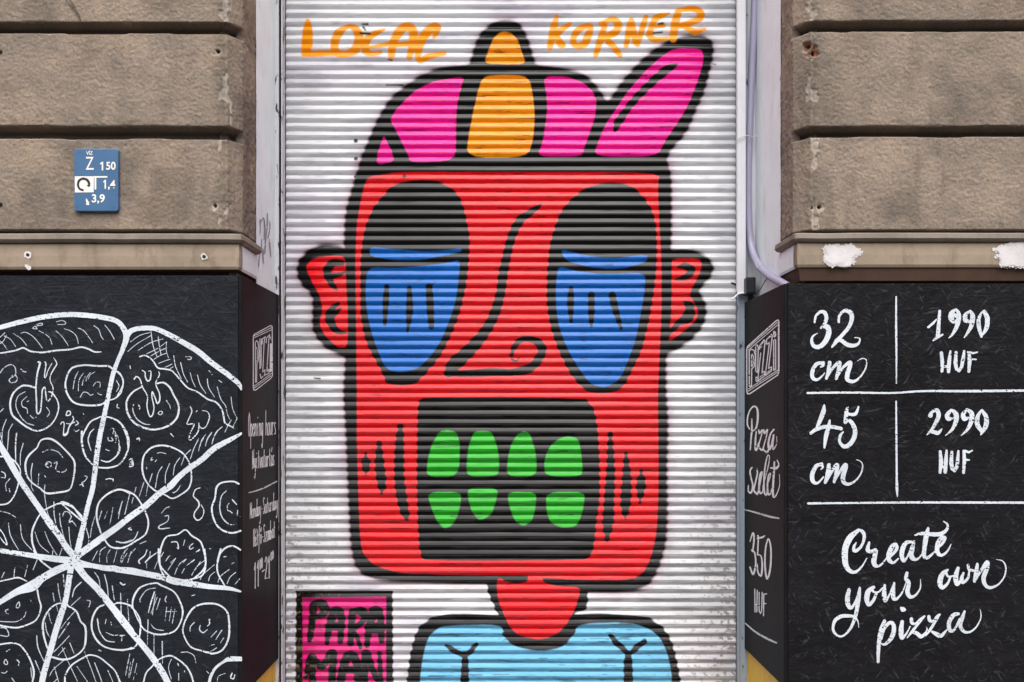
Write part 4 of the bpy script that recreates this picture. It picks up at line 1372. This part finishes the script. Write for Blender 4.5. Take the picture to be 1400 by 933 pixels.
R1 = (1095, 400, 6.664); R2 = (1260, 410, 6.664); R3 = (1095, 540, 6.664); R4 = (1260, 545, 6.664)
R5 = (1125, 700, 7.177); R6 = (1240, 700, 6.22); R7 = (1130, 780, 6.911); R8 = (1230, 790, 7.775)
letters(board_r, R1, '''126,272,18 135,220,22 175,178,26 215,185,36 232,230,34 215,290,32 182,325,16
205,305,34 245,320,48 252,380,48 220,450,46 170,495,40 120,490,34 98,445,28 110,400,18 150,372,6
345,270,20 350,215,24 395,168,28 445,180,42 465,230,40 440,310,34 380,385,32 325,445,36 282,498,16
318,435,20 370,440,34 420,475,38 480,485,34 525,465,22 535,420,12 490,412,8
205,640,26 200,665,26 180,680,14
190,642,28 140,655,34 105,720,36 108,780,34 150,795,24 195,760,14 215,735,8
262,640,34 250,720,34 232,785,24
240,770,20 290,690,24 345,640,34 350,670,36 322,785,28
325,780,18 380,690,24 440,640,34 450,660,38 425,740,42 425,795,38 480,812,28 540,770,16 590,690,12 598,620,10 560,602,9 515,625,5''', 24, (1100, 415, 1190, 530))
letters(board_r, R3, '''212,95,18 205,150,42 180,220,40 145,300,24
90,350,26 140,315,34 220,292,34 300,295,32 365,308,34
262,235,18 250,300,36 228,380,38 214,480,18
425,115,18 415,160,36 405,250,34
410,165,24 455,180,28 500,170,30 525,110,16
405,245,26 450,240,34 490,310,40 485,390,42 440,455,40 390,470,34 352,425,26 360,370,26 385,340,14
190,640,26 200,660,18 182,682,10
190,632,28 140,650,36 105,720,40 108,785,38 150,805,22 205,750,14
255,640,34 245,720,40 222,800,26
230,795,18 285,690,28 325,640,34 330,670,36 302,795,24
305,795,14 355,700,24 400,640,34 408,660,38 385,740,42 390,795,36 435,815,26 500,780,16 550,710,14 562,640,11 540,605,8 505,592,4''', 24, (1100, 545, 1190, 675))
letters(board_r, R2, '''|165,105,26 148,330,38
|62,250,22 105,215,22 135,180,14
|105,372,14 140,345,26 192,318,14
318,85,14 275,120,42 270,170,50 295,205,26 325,180,20
318,90,20 340,140,40 325,230,40 285,310,24 250,348,10
335,160,30 300,140,36
440,100,12 400,140,38 400,185,44 440,200,24 460,170,12
445,105,24 465,150,44 455,230,40 420,300,24 388,345,10
550,110,12 520,180,34 525,260,36 545,335,24
570,108,34 598,170,44 590,260,38 545,330,16
|180,485,30 190,580,34 186,655,24
|262,470,18 252,560,36 245,655,30
|190,612,22 250,605,22
|315,480,26 308,580,36 318,630,30 340,650,24 365,610,30 378,540,34 388,470,22
|432,480,28 438,560,36 430,655,26
|425,478,24 470,488,18 508,478,12
|440,545,24 495,545,14''', 30, (1262, 415, 1362, 520), seed=5)
letters(board_r, R4, '''80,155,42 95,125,26 140,108,36 155,160,40 130,220,34 90,285,24 50,330,10
70,305,20 110,305,34 150,315,34 184,278,10
270,105,20 235,150,42 245,185,42 285,175,18
275,105,24 312,140,44 315,200,42 280,280,28 218,338,8
410,100,20 380,145,40 390,185,42 430,175,16
412,102,24 455,135,42 455,200,42 420,280,28 360,338,8
545,105,14 510,170,38 510,240,44 545,300,28 540,330,14
550,112,28 588,170,40 585,250,44 545,320,20
|170,485,26 178,580,40 168,675,24
|228,475,18 222,560,36 215,670,32
|180,625,26 220,620,22
|275,490,26 270,590,36 280,640,34 300,660,26 322,620,32 330,550,30 335,480,20
|385,480,26 390,560,34 382,675,26
|390,478,24 430,490,22 462,475,12
|395,560,24 435,560,12''', 30, (1262, 552, 1362, 655), seed=6)
create = ('''350,180,30 270,250,60 225,340,60 215,430,60 225,520,52 265,580,40 320,590,28 380,540,18 432,455,8
350,175,22 395,200,34 405,260,30 375,340,26 330,380,32 305,380,30 305,340,26 325,305,14
455,300,20 440,370,42 470,390,34 520,375,34 510,430,46 500,490,50 520,530,36 570,520,20 625,455,12
640,450,26 690,410,28 725,360,32 715,320,32 680,340,44 650,410,48 650,470,44 690,500,26 740,460,16
870,295,24 810,310,42 775,400,46 790,480,34 830,440,18 880,330,30
895,290,20 878,360,44 868,440,40 900,470,28 935,455,14''')
letters(board_r, [R5, R6], [create, '''180,140,22 165,200,40 150,300,38 145,370,34 175,390,26 235,340,12
68,200,12 120,185,26 200,190,34 280,190,36 335,155,26 345,110,18 310,80,7
260,310,14 300,270,24 322,225,28 295,220,32 262,270,36 258,340,38 290,370,26 340,340,18 375,275,6
45,375,28 60,398,24 80,405,20 105,390,14 135,350,10'''], 30, (1140, 705, 1305, 790), seed=4)
letters(board_r, R7, '''212,185,34 198,260,46 205,330,42 235,355,30 275,290,18 310,190,20
315,165,20 302,260,42 285,380,36 265,460,30 225,550,24 165,615,18 110,620,20 70,580,24 62,530,24 85,470,34 140,435,34 200,430,32 260,438,24 295,480,12 305,540,5
445,160,30 395,200,46 380,270,46 400,325,34 445,280,30 470,220,24
420,170,28 450,205,20 490,205,18 530,165,14
550,140,22 545,220,42 555,285,36 590,240,16 620,170,20
640,120,20 628,200,42 635,265,38 670,265,24 720,200,14 752,115,10
760,25,28 752,80,38 778,120,36 765,200,42 790,250,36 840,235,20 885,170,14 888,85,5''', 30, (1132, 780, 1265, 875), seed=7)
letters(board_r, R6, '''345,495,20 300,530,40 280,600,44 300,645,32 345,610,22 370,550,18
330,510,22 350,550,18 390,545,14
435,478,26 415,550,42 425,615,34 455,590,22
480,520,18 465,570,34 478,600,28 520,560,20 530,490,14
520,455,24 528,490,24 565,500,20
598,445,22 588,520,38 574,590,26
580,585,16 630,500,24 680,430,34 680,480,36 652,560,38 665,620,32 710,645,26 780,615,14 830,545,13 840,470,12 815,420,9 760,405,4''', 30, (1278, 765, 1378, 808), seed=8)
letters(board_r, [R7, R8], ['''700,350,10 722,370,44 748,372,10
548,480,30 520,560,46 500,650,40 490,760,34 488,865,26
520,650,16 545,550,30 600,495,34 635,520,38 630,600,42 590,670,34 545,700,24 515,690,10
715,485,32 705,570,46 712,640,34 760,590,16 790,530,10''', '''125,440,36 130,480,36 165,490,22 225,440,26 265,410,18
260,415,20 190,500,26 130,575,28 80,640,10
135,580,28 180,590,40 225,625,42 265,600,26 292,550,14 282,525,6
310,415,34 320,455,36 355,460,22 400,410,28 428,390,18
425,395,20 370,480,28 320,560,28 275,620,10
345,575,26 390,600,44 435,620,42 480,580,26 510,545,12
625,385,30 570,400,44 525,480,44 535,560,40 580,555,26 640,440,24
690,360,24 665,430,42 645,510,40 680,570,34 740,580,22 810,530,16 860,440,14 862,370,10 852,335,4'''], 30, (1190, 825, 1345, 912), seed=9)
def divider(parent, txt, w, box, fn=FR):
    s_ = Sheet(*box, 0.35); s_.script(txt, (0, 0, 1), w); s_.rough(0.5, 0.16, 12)
    part('divider_line', s_.mesh('divider_line', fn), MAT_CHALK, parent)
divider(board_r, '1225.2,406,2.0 1225.2,450,2.8 1225.6,490,2.3 1225.4,524,1.8', 2.4, (1220, 403, 1231, 527))
divider(board_r, '1225.2,549,2.0 1225.6,600,2.6 1226,650,2.8 1226.3,668,3.6 1227,679,1.2', 2.4, (1220, 545, 1232, 682))
divider(board_r, '1104,537.5,2.8 1160,537,2.8 1220,537.5,2.6 1262,535,2.8 1330,535,3.4 1420,534,3.2', 2.8, (1100, 530, 1420, 542))
divider(board_r, '1105,688.5,3 1160,688,2.6 1260,687.2,3 1420,687.6,3.2', 2.8, (1100, 682, 1420, 693))

# ---- side panel of the right board
SRF = plane_x(XBR - 0.0012); SLF = plane_x(XBL + 0.0012)
G1 = (1010, 420, 6.664); G2 = (1010, 550, 6.664); G3 = (1010, 690, 4.665)
letters(board_r, G1, '''|o80,790,9 73,765 73,385 82,358 340,126 358,118 366,135 366,590 355,620 98,792
|84,372,6 352,140
|88,392,6 352,165
|86,766,6 354,594
|90,745,6 354,576
|362,150,9 362,590
|96,720,9 96,400 112,384,8 140,395 152,450 142,540 118,565,9 116,715 104,725
|120,545,7 130,520 134,450 122,430 116,440 116,540,7
|155,355,8 155,585,8 172,598,8 178,360 165,345
o158,640,8 172,650 172,672 160,676
|190,385,8 192,350,7 232,300,9 240,310 212,600,8 234,585,8 234,628 176,672,9 176,640,8 200,420
|186,380,8 210,358,8
|192,640,5 228,610,5
|200,345,5 228,320,5
|252,335,8 254,298,7 298,250,9 306,260 272,560,8 298,545,8 298,582 246,622,9 246,592,8 280,320 256,340
|256,292,5 294,268,5
|254,600,5 292,570,5
|318,305,9 318,575,9 336,568,9 336,300 326,296
o320,225,10 334,235,10 334,262 322,268''', 8, (1018, 430, 1068, 545), mat=MAT_CHALK_S, fn=SRF, rough=(0.2, 0.12), name='logo_lettering', res=0.22)
letters(board_r, G2, '''118,155,10 120,240,14 112,340,12 105,435,9
98,245,10 78,200,11 85,120 115,55,11 150,40,13 172,80,16 172,170,16 155,240,11 125,265,8
165,225,10 162,235,10
160,270,10 152,350,14 152,430,14 165,430 180,370,7
182,255,12 190,285 215,250,8 205,310,9 182,395,10 200,430,13 215,435 228,400,8
228,255,12 235,285 262,250,9 250,320 225,420,10 245,450,14 262,455 282,400,9
320,250,12 290,290 270,370,16 275,420 290,420,12 318,300,13 310,380,13 315,430,11 345,380,6 345,310,4
120,595,11 103,630,12 112,690 128,760,13 112,825,14 88,810,11 88,760,8
165,610,10 170,650,12 155,720 138,800,14 160,830,16 175,830,12 195,720,14 212,640,12 195,660,13 185,760,14 195,830,12 218,815 222,760,8
222,760,6 265,600,8 280,500,7 262,490,8 240,590,12 230,720,13 235,830,13 255,840 262,760,8
255,760,8 280,700,9 290,650,9 272,670,12 262,760,13 270,840,12 290,830 300,790,6
325,545,12 320,650,16 312,780,16 315,860,15 340,850,10 372,760,6 370,660,4
290,600,10 320,600,18 345,600,20 365,570,11 350,530,8''', 10, (1018, 550, 1070, 686), mat=MAT_CHALK_S, fn=SRF, rough=(0.25, 0.12), res=0.22)
letters(board_r, G3, '''72,235,6 90,182,8 98,215,10 90,290,8 85,300
82,290,8 102,310,8 108,380,9 92,445,10 72,400,8
120,200,7 125,210 120,320,8
118,215,7 148,210,10 165,200,6
120,320,7 142,330 150,390,10 142,455,10 122,430,8 118,380,6
o188,220,8 170,290,9 168,400,10 182,475,10 202,400,10 205,280,9
|102,540,6 104,685,6
|118,548,6 115,685,6
|102,640,6 116,640,6
|130,560,6 130,680,6 138,695 146,680,6 150,560,6
|160,575,6 158,710,6
|160,572,6 178,570,6
|160,632,7 175,632,5''', 8, (1018, 720, 1062, 850), mat=MAT_CHALK_S, fn=SRF, rough=(0.25, 0.12), res=0.22)
def sdiv(parent, fr, txt, fn, box):
    s_ = Sheet(*box, 0.25); s_.script(txt, fr, 10); s_.rough(0.3, 0.1, 14)
    part('divider_line', s_.mesh('divider_line', fn), MAT_CHALK, parent)
sdiv(board_r, G3, '38,32,8 120,55,11 200,78,13 255,88,9', SRF, (1014, 692, 1070, 714))
sdiv(board_r, G3, '42,758,8 110,815,11 190,860,13 240,882,10', SRF, (1014, 848, 1066, 884))

# ---- side panel of the left board
H1 = (325, 430, 6.664); H2 = (325, 550, 6.664); H3 = (325, 670, 6.664)
letters(board_l, H1, '''|o147,690,8 142,665 142,200 152,182 300,102 314,110 316,560 300,585 165,690
|150,196,6 308,122
|152,212,6 308,142
|152,672,6 308,556
|150,655,6 308,538
|162,620,7 160,260 170,240 184,250 194,330 188,420 174,450,7 172,618
|172,300,6 178,330 178,410 170,430,6
|202,225,7 202,495,8 212,480 214,225
|205,545,8 212,580
|222,270,8 224,225 250,205 240,260 228,525 248,505,8 246,552 214,582,8
|260,260,8 262,215 290,185,8 282,240 266,520 285,500,8 285,535 240,560,8
|298,270,10 298,520,14 308,510,10 306,270,10
|298,210,12 304,225,12''', 7, (344, 440, 376, 538), mat=MAT_CHALK_G, fn=SLF, rough=(0.15, 0.08), name='logo_lettering', res=0.18)

FONT = {  # single-stroke cursive letters, x 0..1, y 0 = baseline, 1 = x height
 'a': ['.8,.9 .4,1 .1,.6 .15,.1 .4,0 .7,.5 .8,.95', '.8,.95 .78,.3 .95,0'], 'b': ['.2,2 .15,.2 .4,0 .8,.4 .6,.9 .25,.7'],
 'd': ['.75,.9 .4,1 .1,.5 .3,0 .6,.2 .78,.8', '.8,2 .76,.3 .95,0'], 'e': ['.15,.5 .7,.7 .5,1 .15,.7 .2,.1 .6,0 .9,.3'],
 'f': ['.9,1.9 .6,2 .5,1.5 .4,0 .3,-.9', '.1,.95 .8,1'], 'g': ['.8,.9 .4,1 .1,.5 .4,0 .75,.6', '.8,1 .75,-.3 .5,-1 .2,-.7'],
 'h': ['.2,2 .15,0', '.17,.6 .5,1 .75,.8 .75,.2 .9,0'], 'i': ['.4,1 .35,.2 .6,0', '.45,1.45 .48,1.5'], 'm': ['.05,1 .1,0', '.1,.6 .3,1 .45,.8 .45,0', '.45,.6 .7,1 .85,.8 .85,0'],
 'n': ['.15,1 .15,0', '.15,.6 .5,1 .75,.8 .72,.2 .9,0'], 'o': ['.5,1 .15,.7 .2,.1 .6,0 .85,.5 .7,.95 .5,1'], 'p': ['.2,1 .18,-1', '.2,.7 .6,1 .85,.5 .5,0 .2,.2'],
 'r': ['.2,1 .2,0', '.2,.6 .5,1 .8,.9'], 's': ['.75,.9 .4,1 .25,.7 .65,.4 .6,.05 .15,.1'], 't': ['.45,1.7 .4,.2 .7,0', '.1,1.05 .8,1.1'], 'u': ['.15,1 .15,.2 .4,0 .75,.4', '.8,1 .78,.2 .95,0'],
 'v': ['.1,1 .4,0 .85,1'], 'y': ['.15,1 .2,.3 .5,.1 .75,.6', '.8,1 .7,-.3 .4,-1 .1,-.8'], 'z': ['.15,.95 .8,1 .2,.05 .85,0'],
 'O': ['.6,1.9 .2,1.4 .15,.5 .5,0 .85,.5 .8,1.5 .55,1.9'], 'N': ['.1,0 .15,1.8', '.15,1.8 .75,.1', '.75,.1 .85,1.9'], 'M': ['.05,0 .15,1.8', '.15,1.8 .45,.4', '.45,.4 .8,1.8', '.8,1.8 .88,0'],
 'S': ['.85,1.7 .5,1.9 .2,1.5 .7,.8 .7,.2 .3,0 .1,.3'], 'H': ['.15,1.9 .15,0', '.8,1.9 .8,0', '.15,.9 .8,1'], '-': ['.2,.6 .8,.65'], '1': ['.2,1.4 .55,1.9', '.55,1.9 .5,0'],
 '2': ['.15,1.5 .5,1.9 .8,1.5 .15,.05', '.15,.05 .9,.05'], '0': ['.5,1.9 .2,1.2 .25,.3 .5,0 .8,.6 .75,1.5 .5,1.9'], ' ': []}
FONT['\u00e1'] = FONT['a'] + ['.4,1.4 .7,1.8']; FONT['\u00e9'] = FONT['e'] + ['.4,1.4 .7,1.8']; FONT['\u0151'] = FONT['o'] + ['.3,1.3 .45,1.7', '.6,1.3 .75,1.7']
def write(sheet, text, fr, x0, x1, b0, b1, xh, w):
    n = len(text); adv = (x1 - x0) / n
    for k, ch in enumerate(text):
        for st in FONT[ch]:
            P = []
            for tok in st.split():
                u, v = (float(t) for t in tok.split(','))
                X = x0 + (k + u) * adv; f = (X - x0) / (x1 - x0)
                P.append((fr[0] + X / fr[2], fr[1] + (b0 + (b1 - b0) * f - v * xh) / fr[2], w / fr[2]))
            sheet.stroke(np.array(P))
hs = Sheet(336, 555, 384, 668, 0.15)
write(hs, 'Opening hours', H2, 95, 350, 312, 295, 112, 6.0)
write(hs, 'Nyitvatart\u00e1s', H2, 132, 335, 610, 575, 92, 6.0)
hs.rough(0.1, 0.05, 3); part('lettering', hs.mesh('lettering', SLF), MAT_CHALK_G, board_l)
hs = Sheet(336, 665, 384, 812, 0.15)
write(hs, 'Monday-Saturday', H3, 112, 365, 262, 172, 78, 5.5)
write(hs, 'H\u00e9tf\u0151-Szombat', H3, 142, 342, 520, 430, 84, 5.5)
write(hs, '11', H3, 145, 200, 905, 870, 122, 8)
write(hs, '00', H3, 198, 228, 728, 708, 50, 7)
write(hs, '-', H3, 218, 250, 790, 770, 70, 10)
write(hs, '21', H3, 245, 300, 815, 800, 105, 9)
write(hs, '00', H3, 298, 328, 648, 625, 40, 7)
hs.rough(0.1, 0.05, 3); part('lettering', hs.mesh('lettering', SLF), MAT_CHALK_G, board_l)
sdiv(board_l, H2, '104,824,10 170,808,12 260,772,13 356,722,10', SLF, (338, 655, 382, 678))

# ------------------------------------------------------------------ yellow plinths under the boards
def plinth(side, zt, label):
    x0, x1 = (-1.75, XBL - 0.010) if side < 0 else (XBR + 0.010, 1.80)
    t = thing('yellow_plinth', label, 'plinth', ((x0 + x1) / 2, 0.2, 0))
    part('plinth_body', box_mesh('plinth_body', (x0, x1, 0.002, 0.474 if side < 0 else 0.528, 0.012, zt - 0.002), bev=0.003), MAT_YELLOW, t)
    part('kick_strip', box_mesh('kick_strip', (x0, x1, -0.004, 0.0015, 0.012, 0.10), bev=0.001), MAT_SIDE, t)
    return t
plinth(-1, ZB_L[0], 'worn ochre yellow plinth under the pizza drawing board')
plinth(1, ZB_R[0], 'worn ochre yellow plinth under the board of pizza prices')
# broken plaster edge beside the rails, below the board ends
for side in (-1, 1):
    x = XBL - 0.006 if side < 0 else XBR - 0.004
    zt = ZB_L[0] if side < 0 else ZB_R[0]
    ya = (0.476, 0.4775) if side < 0 else (0.530, 0.5445)
    part('jamb_edge', box_mesh('jamb_edge', (x - 0.010 if side < 0 else x, x if side < 0 else x + 0.020, ya[0], ya[1] + (0 if side > 0 else 0.0), 0.0, zt - 0.004), bev=0.0006), MAT_PLASTER, building)

# ------------------------------------------------------------------ blue water sign
SF = (85, 195, 9.33)
def sgn(cx, cy): return SF[0] + cx / SF[2], SF[1] + cy / SF[2]
sx0, sy0 = sgn(150, 78); sx1, sy1 = sgn(716, 878)
YSG = -0.0130
sign = thing('water_sign', 'small blue plate with white numbers on the left stone wall', 'sign', W((sx0 + sx1) / 2, sy1, -0.004))
def rounded_plate(name, x0, x1, z0, z1, yf, yb, r, bev):
    ring = []
    for cx, cz, a0 in ((x1 - r, z1 - r, 0), (x0 + r, z1 - r, 90), (x0 + r, z0 + r, 180), (x1 - r, z0 + r, 270)):
        for k in range(9):
            a = math.radians(a0 + k * 90 / 8); ring.append((cx, cz, math.cos(a), math.sin(a)))
    n = len(ring); V = []
    for ins, y in ((0.0, yb), (0.0, yf + bev), (bev * 0.35, yf + bev * 0.3), (bev, yf)):
        for cx, cz, c, s_ in ring: V.append((cx + c * (r - ins), y, cz + s_ * (r - ins)))
    Q = []
    for l in range(3):
        for k in range(n): Q.append((l * n + k, l * n + (k + 1) % n, (l + 1) * n + (k + 1) % n, (l + 1) * n + k))
    V.append(((x0 + x1) / 2, yf, (z0 + z1) / 2)); c = len(V) - 1
    T = [(c, 3 * n + k, 3 * n + (k + 1) % n) for k in range(n)]
    me = mesh_np(name, V, [Q, T])
    import bmesh
    bm = bmesh.new(); bm.from_mesh(me); bmesh.ops.recalc_face_normals(bm, faces=bm.faces); bm.to_mesh(me); bm.free()
    return me
a = W(sx0, sy1, YSG); b = W(sx1, sy0, YSG)
part('plate', rounded_plate('plate', a[0], b[0], a[2], b[2], YSG, -0.001, 0.0085, 0.0022), MAT_SIGN, sign)
SP = plane_y(YSG - 0.0007); SP2 = plane_y(YSG - 0.0012)
def smark(name, txt, w, mat, fn=SP, label=None):
    s_ = Sheet(sx0, sy0, sx1, sy1, 0.16); s_.script(txt, SF, w); s_.rough(0.08, 0, 3)
    part(name, s_.mesh(name, fn), mat, sign, label)
def type_part(text, cx0, cx1, base, top, weight=0.0):
    cu = bpy.data.curves.new('lettering', 'FONT'); cu.body = text; cu.size = 1.0; cu.offset = weight; cu.resolution_u = 4
    tmp = bpy.data.objects.new('lettering', cu); COL.objects.link(tmp)
    dg = bpy.context.evaluated_depsgraph_get(); dg.update()
    me = bpy.data.meshes.new_from_object(tmp.evaluated_get(dg))
    bpy.data.objects.remove(tmp); bpy.data.curves.remove(cu)
    co = np.empty(len(me.vertices) * 3, np.float32); me.vertices.foreach_get('co', co); co = co.reshape(-1, 3)
    x0, x1, y0, y1 = co[:, 0].min(), co[:, 0].max(), co[:, 1].min(), co[:, 1].max()
    if ',' in text: y0 = 0.0
    px = SF[0] + (cx0 + (co[:, 0] - x0) / (x1 - x0) * (cx1 - cx0)) / SF[2]
    py = SF[1] + (base - (co[:, 1] - y0) / (y1 - y0) * (base - top)) / SF[2]
    out = SP(px.astype(float), py.astype(float)).astype(np.float32)
    me.vertices.foreach_set('co', out.ravel()); me.update()
    me.materials.clear()
    part('lettering', me, MAT_SIGN_W, sign)
type_part('V\u00cdZ', 306, 390, 158, 100, 0.015)
type_part('Z', 300, 402, 348, 184, 0.0)
type_part('50', 560, 682, 350, 246, 0.022)
smark('lettering', '''|490,272,17 508,257 516,257
|514,254,19 514,350''', 18, MAT_SIGN_W)
type_part(',4', 584, 678, 584, 480, 0.022)
smark('lettering', '''|530,502,15 548,487
|550,484,18 550,584''', 18, MAT_SIGN_W)
type_part('3,9', 378, 544, 762, 660, 0.022)
smark('rule_mark', '''|410,440,20 568,440,20
|424,445,22 424,592,22''', 20, MAT_SIGN_W)
smark('drop_mark', '''f304,706 330,742 326,756 342,752 346,762 334,776 350,788 344,798 306,798 302,786 312,770 302,750''', 6, MAT_SIGN_W)
smark('symbol_panel', '''f160,432 160,432 160,432 404,432 404,432 404,432 402,636 402,636 402,636 162,638 162,638 162,638''', 6, MAT_SIGN_W)
smark('rotation_arrow', '''264,608,26 222,590,26 202,545,28 214,490,30 262,462,30 312,474,32 340,512,32 344,545,28
f306,536 330,546 364,538 346,568 330,566''', 28, MAT_SIGN_B, SP2)
for cx, cy in ((205, 120), (650, 825), (192, 815)):
    x, y = sgn(cx, cy); s_ = Sheet(x - 3, y - 3, x + 3, y + 3, 0.2)
    s_.stroke(np.array([(x, y, 3.2), (x + 0.1, y, 3.2)]))
    part('screw_head', s_.mesh('screw_head', SP), MAT_SIGN, sign)

# ------------------------------------------------------------------ strip, conduit, box and loose cable on the right jamb
zt_strip = 4.19
x0s, x1s = wx(1008.2, .478), wx(1019.6, .478)
zs = ZC - (402 - CY) * S * (1 + .478 / D)
strip = thing('cover_strip', 'long flat white cover strip standing between the shutter and the lilac conduit', 'trim', ((x0s + x1s) / 2, .48, zs))
part('strip_face', box_mesh('strip_face', (x0s, x1s, .478, .482, zs, zt_strip), (x0s, x0s + 0.003, .4823, .50, zs + 0.01, zt_strip), bev=0.0008), MAT_STRIP, strip)
part('strip_back', box_mesh('strip_back', (0.8625, wx(1034.0, .52), .5205, .5245, zs + 0.03, zt_strip), bev=0.0008), MAT_STRIP, strip)
part('broken_end', tube_mesh('broken_end', [W(1019, 401, .476), W(1010, 402, .474), W(1003, 408, .470), W(1000, 410, .468)], 0.0035, 8), MAT_STRIP, strip)

def at_x(px, py, x):
    r = x / ((px - CX) * S); return (x, (r - 1) * D, ZC - (py - CY) * S * r)
cd = [W(1034, -60, .50), W(1032, 0, .50), W(1030.5, 43, .50), W(1027.5, 107, .505), W(1025, 171, .505), W(1023, 240, .505), W(1023.6, 300, .50), W(1027.5, 338, .485), W(1037, 362, .42), W(1052, 377, .28), W(1066, 385, .13), W(1078, 392, 0.045)]
conduit = thing('conduit', 'lilac-grey plastic conduit running down the right jamb and bending over the board', 'conduit', cd[-1])
part('tube', tube_mesh('tube', cd, 0.0124, 16), MAT_LILAC, conduit)
tie = [W(1007, 193, .474), W(1014, 187.5, .470), W(1024, 186, .478), W(1031, 188, .488), W(1037, 184, .50), W(1042, 179, .505)]
part('cable_tie', tube_mesh('cable_tie', tie, 0.0017, 6), MAT_TIE, conduit)
part('cable_tie', tube_mesh('cable_tie', [W(1033, 360, .40), W(1037, 368, .385), W(1043, 365, .39), W(1040, 357, .42)], 0.0016, 6), MAT_TIE, conduit)
bx = thing('junction_box', 'small black box between the conduit and the top of the right board', 'junction box', W(1026, 400, .44))
part('box_body', box_mesh('box_body', (wx(1020.5, .44), wx(1033.5, .44), .44, .50, ZC - (402 - CY) * S * (1 + .44 / D), ZC - (379 - CY) * S * (1 + .44 / D)), bev=0.003), MAT_BLACKPL, bx)
part('box_lid', box_mesh('box_lid', (wx(1021.8, .436), wx(1032.2, .436), .4365, .4398, ZC - (400 - CY) * S * (1 + .44 / D), ZC - (381 - CY) * S * (1 + .44 / D)), bev=0.001), MAT_BLACKPL, bx)
part('loose_wire', tube_mesh('loose_wire', [W(1033, 402, .43), W(1038, 398, .40), W(1044, 388, .36), W(1050, 378, .33)], 0.0016, 6), MAT_WIRE, bx)

wire = thing('loose_cable', 'two thin dark cable ends hanging over the top left stone block', 'cable', W(100, 20, -0.004))
part('cable_strand', tube_mesh('cable_strand', [W(84, -30, -0.006), W(88, -4, -0.005), W(97, 8, -0.004), W(104, 17, -0.005), W(111, 29, -0.007)], 0.0013, 6), MAT_WIRE, wire)
part('cable_strand', tube_mesh('cable_strand', [W(90, -30, -0.006), W(95, -3, -0.005), W(102, 10, -0.004), W(108, 20, -0.005), W(109, 27, -0.006)], 0.0011, 6), MAT_WIRE, wire)

# ------------------------------------------------------------------ unseen house added behind the camera for the glossy paint to reflect
m_h = mat_paint('grey_brown_render', (0.11, 0.095, 0.08), 0.2, 0.9, (0.10, 0.085, 0.07), 0.5, 0.3, 0.2)
m_g = mat_paint('dark_window_glass', (0.02, 0.022, 0.025), 0.1, 0.1, None, 0, 0.02, 0.5)
house = thing('added_house', 'unseen grey-brown house added across the street to darken reflections in the shutter', 'building', (0, -15, 0))
part('wall', box_mesh('wall', (-26, 26, -25, -15, 0.0, 7.4), bev=0.02), m_h, house)
part('cornice', box_mesh('cornice', (-26.2, 26.2, -15.0, -14.55, 6.9, 7.2), bev=0.05), m_h, house)
part('roof', mesh_np('roof', [(-26.3, -14.5, 7.41), (26.3, -14.5, 7.41), (26.3, -20, 9.4), (-26.3, -20, 9.4), (26.3, -25.5, 7.41), (-26.3, -25.5, 7.41)], [[(0, 1, 2, 3), (3, 2, 4, 5)]]), MAT_UNDER, house)
for fl in range(2):
    for k in range(-8, 9):
        zb = 1.0 + fl * 2.9
        f_ = part('window', box_mesh('window', (k * 3 - 0.62, k * 3 + 0.62, -14.998, -14.94, zb, zb + 1.75), bev=0.01), m_h, house)
        part('pane', box_mesh('pane', (k * 3 - 0.52, k * 3 + 0.52, -14.9395, -14.935, zb + 0.1, zb + 1.65), bev=0.002), m_g, f_)

# ------------------------------------------------------------------ camera, sky, light
cam_d = bpy.data.cameras.new('camera'); cam = bpy.data.objects.new('camera', cam_d); COL.objects.link(cam)
cam.location = (0, -D, ZC); cam.rotation_euler = (math.radians(90), 0, 0)
cam_d.sensor_width = 36.0; cam_d.lens = 36.0 * (D / S) / 1400.0
cam_d.shift_x = 5.0 / 1400.0; cam_d.shift_y = (CY - 466.5) / 1400.0
cam_d.clip_start = 0.05; cam_d.clip_end = 300
scene.camera = cam

EL, AZ = math.radians(58), math.radians(-6)       # broad overcast light from above, behind the camera
w = bpy.data.worlds.new('World'); scene.world = w; w.use_nodes = True
nt = w.node_tree; bg = nt.nodes['Background']
sky = nt.nodes.new('ShaderNodeTexSky'); sky.sky_type = 'NISHITA'; sky.sun_disc = False
sky.sun_elevation = EL; sky.sun_rotation = math.pi + AZ; sky.air_density = 1.0; sky.dust_density = 4.0; sky.ozone_density = 0.6
hsv = nt.nodes.new('ShaderNodeHueSaturation'); hsv.inputs['Saturation'].default_value = 0.35
nt.links.new(sky.outputs['Color'], hsv.inputs['Color']); nt.links.new(hsv.outputs['Color'], bg.inputs['Color'])
bg.inputs['Strength'].default_value = 0.15
ld = bpy.data.lights.new('sun', 'SUN'); ld.energy = 1.5; ld.angle = math.radians(64); ld.color = (1.0, 0.97, 0.94)
lo = bpy.data.objects.new('sun', ld); COL.objects.link(lo)
d = Vector((-math.sin(AZ) * math.cos(EL), math.cos(AZ) * math.cos(EL), -math.sin(EL)))
lo.rotation_euler = d.to_track_quat('-Z', 'Y').to_euler(); lo.location = (0, -4, 6)

vs = scene.view_settings
vs.view_transform = 'Standard'; vs.look = 'None'; vs.exposure = 0.82; vs.gamma = 1.0; vs.use_curve_mapping = False
